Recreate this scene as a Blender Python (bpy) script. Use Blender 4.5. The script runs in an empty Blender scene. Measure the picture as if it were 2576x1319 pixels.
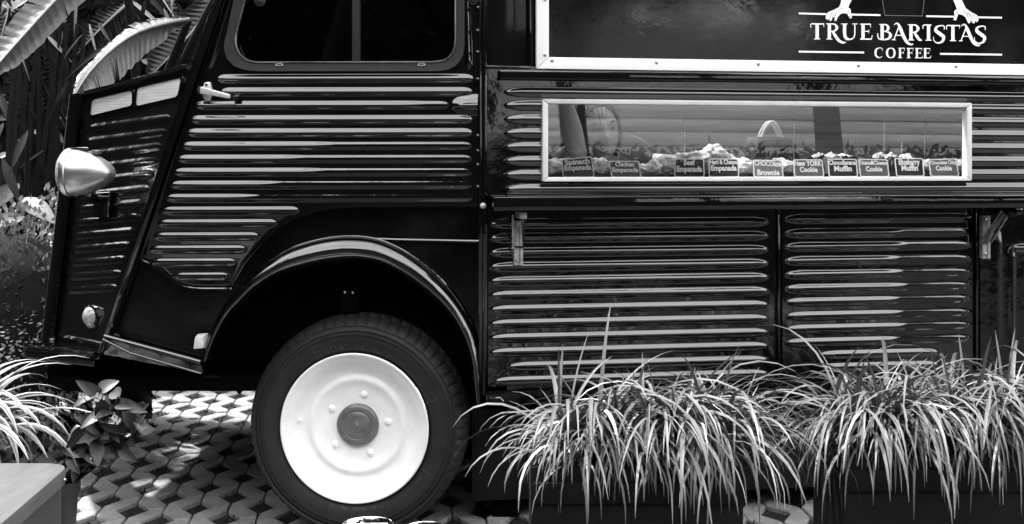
import bpy, bmesh, math, random
import numpy as np
from mathutils import Vector, Matrix, noise
from mathutils.geometry import tessellate_polygon
R = math.radians
random.seed(7)
rng = np.random.default_rng(11)
sc = bpy.context.scene
C = sc.collection

# ------------------------------------------------------------------ camera, sky, sun, exposure
FOC, PCX, HZ = 3000.0, 1288.0, 421.0        # focal length, centre column and horizon row, in pixels of a 2576 px wide picture
CAMY, CAMZ = -3.42, 1.05
cam = bpy.data.cameras.new('camera'); camo = bpy.data.objects.new('camera', cam); C.objects.link(camo)
camo.location = (0, CAMY, CAMZ); camo.rotation_euler = (R(90), 0, 0)
cam.sensor_width = 36; cam.lens = 36 * FOC / 2576
cam.shift_y = -(659.5 - HZ) / 2576
cam.clip_start = .05; cam.clip_end = 2000
sc.camera = camo

SUN_AZ, SUN_EL = R(290), R(60)              # compass direction the light comes from (x = sin, y = cos) and height
sdir = Vector((math.sin(SUN_AZ) * math.cos(SUN_EL), math.cos(SUN_AZ) * math.cos(SUN_EL), math.sin(SUN_EL)))
w = bpy.data.worlds.new('World'); sc.world = w; w.use_nodes = True
nt = w.node_tree; nt.nodes.clear()
sky = nt.nodes.new('ShaderNodeTexSky'); sky.sky_type = 'NISHITA'; sky.sun_disc = False
sky.sun_elevation = SUN_EL; sky.sun_rotation = SUN_AZ
sky.air_density = 1.0; sky.dust_density = 4.0; sky.ozone_density = 1.0
hs = nt.nodes.new('ShaderNodeHueSaturation'); hs.inputs['Saturation'].default_value = 0   # the photograph is black and white
bg = nt.nodes.new('ShaderNodeBackground'); bg.inputs['Strength'].default_value = .15
wo = nt.nodes.new('ShaderNodeOutputWorld')
nt.links.new(sky.outputs[0], hs.inputs['Color']); 
# thin overcast drawn out into bands, covering the whole sky
wt = nt.nodes.new('ShaderNodeTexCoord'); wm = nt.nodes.new('ShaderNodeMapping'); wm.inputs['Scale'].default_value = (1, 1, 4)
wn = nt.nodes.new('ShaderNodeTexNoise'); wn.inputs['Scale'].default_value = 2.6; wn.inputs['Detail'].default_value = 7; wn.inputs['Roughness'].default_value = .6
wr = nt.nodes.new('ShaderNodeMapRange'); wr.inputs[1].default_value = .3; wr.inputs[2].default_value = .7; wr.inputs[3].default_value = 7; wr.inputs[4].default_value = 17
wx = nt.nodes.new('ShaderNodeMix'); wx.data_type = 'RGBA'; wx.inputs[0].default_value = .8
nt.links.new(wt.outputs['Generated'], wm.inputs[0]); nt.links.new(wm.outputs[0], wn.inputs['Vector']); nt.links.new(wn.outputs[0], wr.inputs[0])
nt.links.new(hs.outputs[0], wx.inputs[6]); nt.links.new(wr.outputs[0], wx.inputs[7]); nt.links.new(wx.outputs[2], bg.inputs['Color'])
nt.links.new(bg.outputs[0], wo.inputs['Surface'])
sl = bpy.data.lights.new('sun', 'SUN'); sl.energy = 3.2; sl.angle = R(2.5); sl.color = (1, 1, 1)
so = bpy.data.objects.new('sun', sl); C.objects.link(so)
so.rotation_euler = sdir.to_track_quat('Z', 'Y').to_euler()
sc.view_settings.view_transform = 'Standard'; sc.view_settings.look = 'None'
sc.view_settings.exposure = 1.3; sc.view_settings.gamma = 1
sc.cycles.use_denoising = True
sc.cycles.max_bounces = 8; sc.cycles.transparent_max_bounces = 12
sc.cycles.sample_clamp_indirect = 6

# ------------------------------------------------------------------ pixel to place
def P(px, py, Y=0.0):
    """Point in the upright plane at depth Y seen at pixel (px, py)."""
    Z = Y - CAMY
    return Vector(((px - PCX) * Z / FOC, Y, CAMZ - (py - HZ) * Z / FOC))
MMP = 3.42 / 3000                            # metres per pixel in the plane Y = 0
A_B = math.atan(.162)                        # the load body's side runs back from the cab by this angle
BD = Vector((math.cos(A_B), math.sin(A_B), 0)); BN = Vector((math.sin(A_B), -math.cos(A_B), 0))
BO = P(1213, 421, 0); BO.z = 0
def buv(px, py, off=0.0):
    d = Vector(((px - PCX) / FOC, 1, -(py - HZ) / FOC)); c = Vector((0, CAMY, CAMZ))
    t = (off - BN.dot(c - BO)) / BN.dot(d); p = c + d * t
    return (p - BO).dot(BD), p.z
def BW(u, z, off=0.0): return BO + BD * u + BN * off + Vector((0, 0, z))
def BP(px, py, off=0.0):
    u, z = buv(px, py, off); return BW(u, z, off)

# ------------------------------------------------------------------ materials (all neutral: the photograph is black and white)
MATS = {}
def mat(name, base=.5, rough=.5, metal=0, ior=1.5, var=0, vscale=8, bump=0, bscale=40, rvar=0, stretch=None, spec=None, sub=0, attr=None, attr_col=None, detail=4, specks=0, trans=0, sheen=0):
    m = bpy.data.materials.new(name); m.use_nodes = True; n = m.node_tree; b = n.nodes['Principled BSDF']
    b.inputs['Base Color'].default_value = (base, base, base, 1); b.inputs['Roughness'].default_value = rough
    b.inputs['Metallic'].default_value = metal; b.inputs['IOR'].default_value = ior
    if spec is not None: b.inputs['Specular IOR Level'].default_value = spec
    if trans: b.inputs['Transmission Weight'].default_value = trans
    if sub: b.inputs['Subsurface Weight'].default_value = sub; b.inputs['Subsurface Radius'].default_value = (.01, .01, .01)
    col = None
    if var or bump or rvar or specks:
        tc = n.nodes.new('ShaderNodeTexCoord'); mp = n.nodes.new('ShaderNodeMapping'); n.links.new(tc.outputs['Object'], mp.inputs[0])
        if stretch: mp.inputs['Scale'].default_value = stretch
    if var:
        nz = n.nodes.new('ShaderNodeTexNoise'); nz.inputs['Scale'].default_value = vscale; nz.inputs['Detail'].default_value = detail; nz.inputs['Roughness'].default_value = .65
        n.links.new(mp.outputs[0], nz.inputs['Vector'])
        mr = n.nodes.new('ShaderNodeMapRange'); mr.inputs[1].default_value = .3; mr.inputs[2].default_value = .7
        mr.inputs[3].default_value = base * (1 - var); mr.inputs[4].default_value = base * (1 + var)
        n.links.new(nz.outputs[0], mr.inputs[0]); n.links.new(mr.outputs[0], b.inputs['Base Color']); col = mr.outputs[0]
    if specks:
        vz = n.nodes.new('ShaderNodeTexNoise'); vz.inputs['Scale'].default_value = 260; vz.inputs['Detail'].default_value = 2
        n.links.new(mp.outputs[0], vz.inputs['Vector'])
        gt = n.nodes.new('ShaderNodeMapRange'); gt.inputs[1].default_value = .73; gt.inputs[2].default_value = .8; gt.inputs[3].default_value = 0; gt.inputs[4].default_value = specks
        n.links.new(vz.outputs[0], gt.inputs[0])
        ad = n.nodes.new('ShaderNodeMath'); ad.operation = 'ADD'; n.links.new(gt.outputs[0], ad.inputs[0])
        if col: n.links.new(col, ad.inputs[1])
        else: ad.inputs[1].default_value = base
        n.links.new(ad.outputs[0], b.inputs['Base Color']); col = ad.outputs[0]
    if attr:
        at = n.nodes.new('ShaderNodeAttribute'); at.attribute_name = attr
        mx = n.nodes.new('ShaderNodeMix'); mx.data_type = 'FLOAT'; n.links.new(at.outputs['Fac'], mx.inputs[0])
        if col: n.links.new(col, mx.inputs[2])
        else: mx.inputs[2].default_value = base
        mx.inputs[3].default_value = attr_col; n.links.new(mx.outputs[0], b.inputs['Base Color'])
    if rvar:
        nr = n.nodes.new('ShaderNodeTexNoise'); nr.inputs['Scale'].default_value = 5; nr.inputs['Detail'].default_value = 6; n.links.new(mp.outputs[0], nr.inputs['Vector'])
        rr = n.nodes.new('ShaderNodeMapRange'); rr.inputs[1].default_value = .35; rr.inputs[2].default_value = .7; rr.inputs[3].default_value = max(.02, rough - rvar); rr.inputs[4].default_value = rough + rvar
        n.links.new(nr.outputs[0], rr.inputs[0]); n.links.new(rr.outputs[0], b.inputs['Roughness'])
    if bump:
        nb = n.nodes.new('ShaderNodeTexNoise'); nb.inputs['Scale'].default_value = bscale; nb.inputs['Detail'].default_value = 5; n.links.new(mp.outputs[0], nb.inputs['Vector'])
        bp = n.nodes.new('ShaderNodeBump'); bp.inputs['Strength'].default_value = 1; bp.inputs['Distance'].default_value = bump
        n.links.new(nb.outputs[0], bp.inputs['Height']); n.links.new(bp.outputs[0], b.inputs['Normal'])
    MATS[name] = m; return m
def glass(name, ior, tint, rough=.01, dust=0):
    m = bpy.data.materials.new(name); m.use_nodes = True; n = m.node_tree; n.nodes.clear()
    o = n.nodes.new('ShaderNodeOutputMaterial'); mx = n.nodes.new('ShaderNodeMixShader'); fr = n.nodes.new('ShaderNodeFresnel'); fr.inputs[0].default_value = ior
    tr = n.nodes.new('ShaderNodeBsdfTransparent'); tr.inputs[0].default_value = (tint, tint, tint, 1)
    gl = n.nodes.new('ShaderNodeBsdfGlossy'); gl.inputs['Roughness'].default_value = rough; gl.inputs[0].default_value = (1, 1, 1, 1)
    n.links.new(fr.outputs[0], mx.inputs[0]); n.links.new(tr.outputs[0], mx.inputs[1]); n.links.new(gl.outputs[0], mx.inputs[2])
    last = mx
    if dust:
        df = n.nodes.new('ShaderNodeBsdfDiffuse'); df.inputs[0].default_value = (.5, .5, .5, 1); m2 = n.nodes.new('ShaderNodeMixShader')
        tc = n.nodes.new('ShaderNodeTexCoord'); mp = n.nodes.new('ShaderNodeMapping'); mp.inputs['Scale'].default_value = (3, 3, 30); nz = n.nodes.new('ShaderNodeTexNoise'); nz.inputs['Scale'].default_value = 2; nz.inputs['Detail'].default_value = 6
        mr = n.nodes.new('ShaderNodeMapRange'); mr.inputs[1].default_value = .3; mr.inputs[2].default_value = .8; mr.inputs[3].default_value = dust * .4; mr.inputs[4].default_value = dust * 1.6
        n.links.new(tc.outputs['Object'], mp.inputs[0]); n.links.new(mp.outputs[0], nz.inputs['Vector']); n.links.new(nz.outputs[0], mr.inputs[0]); n.links.new(mr.outputs[0], m2.inputs[0])
        n.links.new(mx.outputs[0], m2.inputs[1]); n.links.new(df.outputs[0], m2.inputs[2]); last = m2
    n.links.new(last.outputs[0], o.inputs['Surface']); MATS[name] = m; return m
mat('paint', .0018, .05, ior=2.0, rvar=.025, bump=.0012, bscale=7, specks=.12)
mat('paint_dull', .002, .22, ior=1.45, rvar=.1, bump=.001, bscale=12, specks=.1)
mat('paint_worn', .003, .12, ior=1.7, rvar=.08, bump=.0025, bscale=16, specks=.25)
mat('under', .002, .9, spec=.05, var=.5, vscale=20)
mat('seal', .018, .55, ior=1.4, var=.2, vscale=20)
mat('white_paint', .93, .35, var=.07, vscale=16, specks=-.25, rvar=.1, bump=.0004, bscale=30)
mat('hub_grey', .13, .25, ior=1.6, var=.25, vscale=40, bump=.0006, bscale=60)
mat('frame_white', .8, .4, var=.05, vscale=6)
mat('frame_grey', .62, .42, var=.12, vscale=14, bump=.0003)
mat('steel', .55, .3, metal=1, var=.2, vscale=25, rvar=.1)
mat('steel_worn', .4, .5, metal=.25, var=.35, vscale=40, rvar=.1, bump=.0005)
mat('chrome', .85, .07, metal=1)
mat('handle_metal', .7, .3, metal=.45)
mat('silver', .5, .27, metal=.9, var=.08, vscale=14, rvar=.06)
mat('lens', .3, .12, ior=1.7, var=.45, vscale=60, bump=.003, bscale=70, stretch=(1, 1, 2))
mat('marker', .6, .3, var=.15, vscale=60, bump=.001, bscale=160)
mat('tyre', .012, .6, ior=1.45, var=.35, vscale=18, bump=.0008, bscale=120)
mat('tyre_letter', .035, .5, ior=1.5)
mat('concrete', .36, .95, var=.42, vscale=9, bump=.006, bscale=110, specks=-.14, detail=8)
mat('soil', .022, 1, var=.7, vscale=60, bump=.01, bscale=120)
mat('ground', .018, 1, var=.4, vscale=3, bump=.01, bscale=30)
mat('wood', .085, .7, var=.28, vscale=5, stretch=(3, .8, 8), bump=.0008, bscale=30)
mat('wood_dark', .03, .6, var=.3, vscale=6, stretch=(1, 1, 8))
mat('planter', .005, .6, ior=1.35, var=.6, vscale=9, bump=.002, bscale=30, specks=.04)
mat('pot', .02, .4, var=.4, vscale=8)
mat('vinyl', .0045, .12, ior=1.5, rvar=.08, bump=.0012, bscale=5, specks=.22)
mat('print_white', .93, .5)
mat('print_grey', .3, .5)
mat('print_dark', .03, .5)
mat('interior', .12, .7, var=.3, vscale=3, stretch=(.3, .3, 9))
mat('interior_wall', .2, .6, var=.35, vscale=1.6, stretch=(.5, .5, 14))
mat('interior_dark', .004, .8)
mat('tray', .02, .25)
mat('board', .55, .4)
mat('pastry', .78, .8, var=.4, vscale=55, bump=.006, bscale=60)
mat('cookie', .4, .9, var=.45, vscale=70, bump=.008, bscale=60)
mat('wrapper', .05, .35, var=.5, vscale=30)
for i, v in enumerate((.012, .06, .13, .2)): mat('slate%d' % i, v, .6, var=.15, vscale=30)
mat('skin', .5, .5, sub=.1, var=.05, vscale=30)
mat('hair', .02, .45, var=.4, vscale=60)
mat('shirt', .05, .9, var=.3, vscale=30)
mat('eye', .4, .2)
mat('iris', .02, .2)
mat('lips', .25, .45)
mat('bag', .03, .7, var=.5, vscale=10, stretch=(4, 4, .6))
mat('handle_white', .75, .5)
mat('blade', .135, .5, var=.3, vscale=14, sub=0)
mat('blade_dry', .45, .7, var=.3, vscale=30)
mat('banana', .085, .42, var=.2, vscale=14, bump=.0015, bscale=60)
mat('banana_shaded', .012, .7, spec=.08, var=.3, vscale=10)  # banana leaf with the shade of the growth behind put into its colour
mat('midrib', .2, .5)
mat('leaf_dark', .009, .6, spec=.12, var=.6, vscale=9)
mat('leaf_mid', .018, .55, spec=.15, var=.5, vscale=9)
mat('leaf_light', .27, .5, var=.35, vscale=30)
mat('leaf_canna', .11, .4, var=.3, vscale=14)
mat('euphorbia', .025, .4, var=.4, vscale=20)
mat('petal', .55, .6)
mat('stripe', .05, .45, attr='edge', attr_col=.42, var=.3, vscale=20)
mat('stem', .008, .9, ior=1.3, var=.4, vscale=20)
mat('bark', .03, .9, var=.4, vscale=10, bump=.01, bscale=20)
mat('crown', .012, .6, var=.5, vscale=3)
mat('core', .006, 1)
mat('wall_pale', .85, .7, var=.25, vscale=2, stretch=(.3, .3, 6))
mat('grille', .3, .6)
glass('glass_cab', 1.35, .35)
glass('glass_case', 2.2, 1, dust=.008)
glass('glass_clear', 1.0, 1)
# perforated look of the air grilles: a fine woven relief
g = MATS['grille'].node_tree; gb = g.nodes['Principled BSDF']
ck = g.nodes.new('ShaderNodeTexBrick'); ck.inputs['Scale'].default_value = 26; ck.inputs['Color1'].default_value = (.3,) * 3 + (1,); ck.inputs['Color2'].default_value = (.26,) * 3 + (1,); ck.inputs['Mortar'].default_value = (.14,) * 3 + (1,); ck.inputs['Mortar Size'].default_value = .012
tc = g.nodes.new('ShaderNodeTexCoord'); mpg = g.nodes.new('ShaderNodeMapping'); mpg.inputs['Rotation'].default_value = (R(90), 0, 0); g.links.new(tc.outputs['Object'], mpg.inputs[0]); g.links.new(mpg.outputs[0], ck.inputs['Vector']); g.links.new(ck.outputs['Color'], gb.inputs['Base Color'])

# ------------------------------------------------------------------ mesh helpers
def tag(o, label=None, cat=None, group=None, kind=None):
    if label: o['label'] = label
    if cat: o['category'] = cat
    if group: o['group'] = group
    if kind: o['kind'] = kind
    return o
def empty(name, loc, label, cat, group=None):
    o = bpy.data.objects.new(name, None); C.objects.link(o); o.location = loc; o.empty_display_size = .05
    return tag(o, label, cat, group)
def link(name, me, m, parent=None):
    o = bpy.data.objects.new(name, me); C.objects.link(o)
    if m is not None and not me.materials: me.materials.append(MATS[m] if isinstance(m, str) else m)
    if parent is not None:
        o.parent = parent
        if parent.type == 'EMPTY': o.matrix_parent_inverse = Matrix.Translation(-parent.location)
    return o
class MB:
    def __init__(s): s.v = []; s.f = []; s.attr = []
    def add(s, vs, fs):
        b = len(s.v); s.v += [tuple(v) for v in vs]; s.f += [tuple(i + b for i in f) for f in fs]; return s
    def box(s, c, size, rot=None):
        x, y, z = (q / 2 for q in size); c = Vector(c)
        vs = [Vector((i * x, j * y, k * z)) for i in (-1, 1) for j in (-1, 1) for k in (-1, 1)]
        if rot is not None: vs = [rot @ v for v in vs]
        return s.add([v + c for v in vs], [(0, 1, 3, 2), (4, 6, 7, 5), (0, 4, 5, 1), (2, 3, 7, 6), (0, 2, 6, 4), (1, 5, 7, 3)])
    def hexa(s, a, b):
        """solid between two quads of matching corners"""
        return s.add(list(a) + list(b), [(0, 3, 2, 1), (4, 5, 6, 7), (0, 1, 5, 4), (1, 2, 6, 5), (2, 3, 7, 6), (3, 0, 4, 7)])
    def tube(s, pts, r, seg=10, cap=True, flat=1.0):
        pts = [Vector(p) for p in pts]; n = len(pts); rs = r if isinstance(r, (list, tuple)) else [r] * n
        b = len(s.v); prev = None
        for i, p in enumerate(pts):
            t = (pts[min(i + 1, n - 1)] - pts[max(i - 1, 0)]).normalized()
            if prev is None:
                up = Vector((0, 0, 1)) if abs(t.z) < .9 else Vector((0, 1, 0)); a = t.cross(up).normalized()
            else: a = (prev - t * prev.dot(t)).normalized()
            prev = a; c = t.cross(a)
            for k in range(seg):
                an = 2 * math.pi * k / seg; s.v.append(tuple(p + a * math.cos(an) * rs[i] + c * math.sin(an) * rs[i] * flat))
        for i in range(n - 1):
            for k in range(seg): k2 = (k + 1) % seg; s.f.append((b + i * seg + k, b + i * seg + k2, b + (i + 1) * seg + k2, b + (i + 1) * seg + k))
        if cap: s.f.append(tuple(b + k for k in reversed(range(seg)))); s.f.append(tuple(b + (n - 1) * seg + k for k in range(seg)))
        return s
    def lathe(s, prof, c, axis=(0, 1, 0), seg=64, cap0=False, cap1=False, mod=None):
        """prof: (radius, distance along the axis)"""
        ax = Vector(axis).normalized(); q = Vector((0, 1, 0)).rotation_difference(ax); c = Vector(c); b = len(s.v)
        for i, (r, h) in enumerate(prof):
            for k in range(seg):
                an = 2 * math.pi * k / seg; rr = r if mod is None else mod(i, k, r)
                s.v.append(tuple(c + q @ Vector((rr * math.cos(an), h, rr * math.sin(an)))))
        for i in range(len(prof) - 1):
            for k in range(seg): k2 = (k + 1) % seg; s.f.append((b + i * seg + k, b + (i + 1) * seg + k, b + (i + 1) * seg + k2, b + i * seg + k2))
        if cap0: s.f.append(tuple(b + k for k in range(seg)))
        if cap1: s.f.append(tuple(b + (len(prof) - 1) * seg + k for k in reversed(range(seg))))
        return s
    def poly(s, pts, back):
        """flat outline with thickness: back is the offset vector to its rear face"""
        pts = [Vector(p) for p in pts]; n = len(pts); back = Vector(back)
        tri = tessellate_polygon([pts]); s_n = len(s.v)
        s.v += [tuple(p) for p in pts] + [tuple(p + back) for p in pts]
        for t in tri: s.f.append(tuple(s_n + i for i in t)); s.f.append(tuple(s_n + n + i for i in reversed(t)))
        for i in range(n): j = (i + 1) % n; s.f.append((s_n + i, s_n + j, s_n + n + j, s_n + n + i))
        return s
    def ring(s, outer, inner, back):
        n = len(outer); b = len(s.v); back = Vector(back)
        for L, o in ((outer, 0), (inner, 0), (inner, 1), (outer, 1)): s.v += [tuple(Vector(p) + back * o) for p in L]
        for k in range(n):
            k2 = (k + 1) % n
            for q in range(4): q2 = (q + 1) % 4; s.f.append((b + q * n + k, b + q * n + k2, b + q2 * n + k2, b + q2 * n + k))
        return s
    def build(s, name, m, parent=None, smooth=35, bevel=0, fix=True):
        me = bpy.data.meshes.new(name); me.from_pydata(s.v, [], s.f)
        if fix or bevel:
            bm = bmesh.new(); bm.from_mesh(me)
            if fix: bmesh.ops.recalc_face_normals(bm, faces=bm.faces)
            if bevel:
                es = [e for e in bm.edges if len(e.link_faces) == 2 and e.calc_face_angle(0) > R(30)]
                bmesh.ops.bevel(bm, geom=es, offset=bevel, segments=2, affect='EDGES', profile=.6, clamp_overlap=True)
            bm.to_mesh(me); bm.free()
        me.shade_smooth() if smooth else me.shade_flat()
        if smooth and smooth < 180: me.set_sharp_from_angle(angle=R(smooth))
        return link(name, me, m, parent)
def box(name, c, size, m, parent=None, bevel=.004, rot=None): return MB().box(c, size, rot).build(name, m, parent, bevel=bevel)
def slab(name, p0, p1, p2, p3, back, m, parent=None, bevel=.002):
    """plate with front corners p0..p3 and thickness vector back"""
    b = Vector(back); return MB().hexa([p0, p1, p2, p3], [Vector(p) + b for p in (p0, p1, p2, p3)]).build(name, m, parent, bevel=bevel)
def catmull(pts, n):
    pts = [np.array(p, float) for p in pts]; out = []
    for i in range(len(pts) - 1):
        p0 = pts[max(i - 1, 0)]; p1 = pts[i]; p2 = pts[i + 1]; p3 = pts[min(i + 2, len(pts) - 1)]
        for k in range(n):
            t = k / n; out.append(.5 * ((2 * p1) + (p2 - p0) * t + (2 * p0 - 5 * p1 + 4 * p2 - p3) * t * t + (3 * p1 - p0 - 3 * p2 + p3) * t ** 3))
    out.append(pts[-1]); return out
def resample(pts, n):
    pts = np.array(pts, float); d = np.r_[0, np.cumsum(np.linalg.norm(np.diff(pts, axis=0), axis=1))]; t = np.linspace(0, d[-1], n)
    return np.stack([np.interp(t, d, pts[:, k]) for k in range(pts.shape[1])], 1)
def inside(pu, pv, poly):
    r = np.zeros(pu.shape, bool); n = len(poly)
    for i in range(n):
        x0, y0 = poly[i]; x1, y1 = poly[(i + 1) % n]
        if y0 == y1: continue
        c = ((y0 > pv) != (y1 > pv)) & (pu < (x1 - x0) * (pv - y0) / (y1 - y0) + x0); r ^= c
    return r
def snap(p, polys, lim):
    best = lim; q = p
    for poly in polys:
        a = np.array(poly, float); b = np.roll(a, -1, 0); ab = b - a
        t = np.clip(((p - a) * ab).sum(1) / np.maximum((ab ** 2).sum(1), 1e-12), 0, 1); c = a + ab * t[:, None]; d = np.linalg.norm(c - p, axis=1); i = d.argmin()
        if d[i] < best: best = d[i]; q = c[i]
    return q
def rib_height(U, V, ribs):
    H = np.zeros(U.shape)
    for rib in ribs:
        (u0, v0, u1, v1, wd, A, Lt) = rib[:7]
        L = math.hypot(u1 - u0, v1 - v0); du, dv = (u1 - u0) / L, (v1 - v0) / L
        s = (U - u0) * du + (V - v0) * dv; d = np.abs(-(U - u0) * dv + (V - v0) * du); e = np.minimum(s, L - s)
        k = np.sqrt(np.clip(e / Lt, 0, 1)); k = np.where(k >= 1, 1, np.sin(k * math.pi / 2)); t = np.where(k > 0, d / np.maximum(wd * k, 1e-9), 2)
        if len(rib) > 7:      # rib made shallower along its length so its highlight fades
            q = np.clip((s / L - rib[7]) / .12, 0, 1); A = A * (1 - (1 - rib[8]) * q * q * (3 - 2 * q))
        H = np.maximum(H, np.where(t < 1, A * k * np.clip(1 - np.clip(t, 0, 1) ** 2, 0, 1) ** 1.3, 0))
    return H
def panel(name, outline, holes, ribs, su, sv, place, m, parent, skirt=.012, extra=None):
    """sheet-metal panel with pressed ribs; place(U, V, H) -> xyz arrays"""
    a = np.array(outline, float); u = np.arange(a[:, 0].min(), a[:, 0].max() + su, su); v = np.arange(a[:, 1].min(), a[:, 1].max() + sv, sv)
    U, V = np.meshgrid(u, v); cu = (U[:-1, :-1] + U[1:, 1:]) / 2; cv = (V[:-1, :-1] + V[1:, 1:]) / 2
    keep = inside(cu, cv, outline)
    for h in holes: keep &= ~inside(cu, cv, h)
    nv, nu = U.shape; idx = np.arange(nv * nu).reshape(nv, nu)
    F = np.stack([idx[:-1, :-1], idx[:-1, 1:], idx[1:, 1:], idx[1:, :-1]], -1)[keep]
    used, inv = np.unique(F, return_inverse=True); F = inv.reshape(F.shape)
    UV = np.stack([U.ravel()[used], V.ravel()[used]], 1)
    ed = {}
    for f in F.tolist():
        for i in range(4):
            k = (f[i], f[(i + 1) % 4]); ed[k] = 1
    bnd = [k for k in ed if (k[1], k[0]) not in ed]; bv = {i for k in bnd for i in k}
    lim = 1.5 * max(su, sv)
    for i in bv: UV[i] = snap(UV[i], [outline] + list(holes), lim)
    H = rib_height(UV[:, 0], UV[:, 1], ribs)
    if extra is not None: H = H + extra(UV[:, 0], UV[:, 1])
    W = place(UV[:, 0], UV[:, 1], H); W2 = place(UV[:, 0], UV[:, 1], H - skirt)
    vs = W.tolist(); fs = F.tolist(); mp = {}
    for i in bv: mp[i] = len(vs); vs.append(W2[i].tolist())
    for i, j in bnd: fs.append([j, i, mp[i], mp[j]])
    me = bpy.data.meshes.new(name); me.from_pydata(vs, [], fs); me.shade_smooth(); me.set_sharp_from_angle(angle=R(60))
    return link(name, me, m, parent)
def place_cab(U, V, H): return np.stack([(U - PCX) * MMP, -H, CAMZ - (V - HZ) * MMP], 1)
def place_body(U, V, H):
    return np.array(BO)[None, :] + U[:, None] * np.array(BD) + H[:, None] * np.array(BN) + np.stack([V * 0, V * 0, V], 1)
def rrect(x0, y0, x1, y1, r, n=8):
    out = []
    for cx, cy, a0 in ((x1 - r, y1 - r, 0), (x0 + r, y1 - r, 90), (x0 + r, y0 + r, 180), (x1 - r, y0 + r, 270)):
        for k in range(n + 1): a = R(a0 + 90 * k / n); out.append((cx + r * math.cos(a), cy + r * math.sin(a)))
    return out

# ------------------------------------------------------------------ lettering, made first while the scene is small
TXT = {}
def text_shape(s, bold=.012):
    k = (s, bold)
    if k in TXT: return TXT[k]
    cu = bpy.data.curves.new('t', 'FONT'); cu.body = s; cu.size = 1; cu.offset = bold; cu.resolution_u = 3
    ob = bpy.data.objects.new('t', cu); C.objects.link(ob); dg = bpy.context.evaluated_depsgraph_get(); dg.update()
    me = bpy.data.meshes.new_from_object(ob.evaluated_get(dg)); vs = np.array([v.co[:2] for v in me.vertices]) if len(me.vertices) else np.zeros((0, 2)); fs = [tuple(p.vertices) for p in me.polygons]
    bpy.data.objects.remove(ob); bpy.data.curves.remove(cu); bpy.data.meshes.remove(me); TXT[k] = (vs, fs); return TXT[k]
TAG_TEXT = [('Spinach', 'Empanada'), ('Chicken', 'Empanada'), ('Beef', 'Empanada'), ('Ham & Cheese', 'Empanada'), ('CHOCOlate', 'Brownie'), ('New YORK', 'Cookie'), ('ChocoBanana', 'Muffin'), ('Guava&Cheese', 'Cookie'), ('Blueberry', 'Muffin'), ('Chocolate Chip', 'Cookie')]
for a, b in TAG_TEXT: text_shape(a, .04); text_shape(b, .04)
for ch in 'MICHELNX17R40XCADIAL': text_shape(ch, 0)
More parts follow.
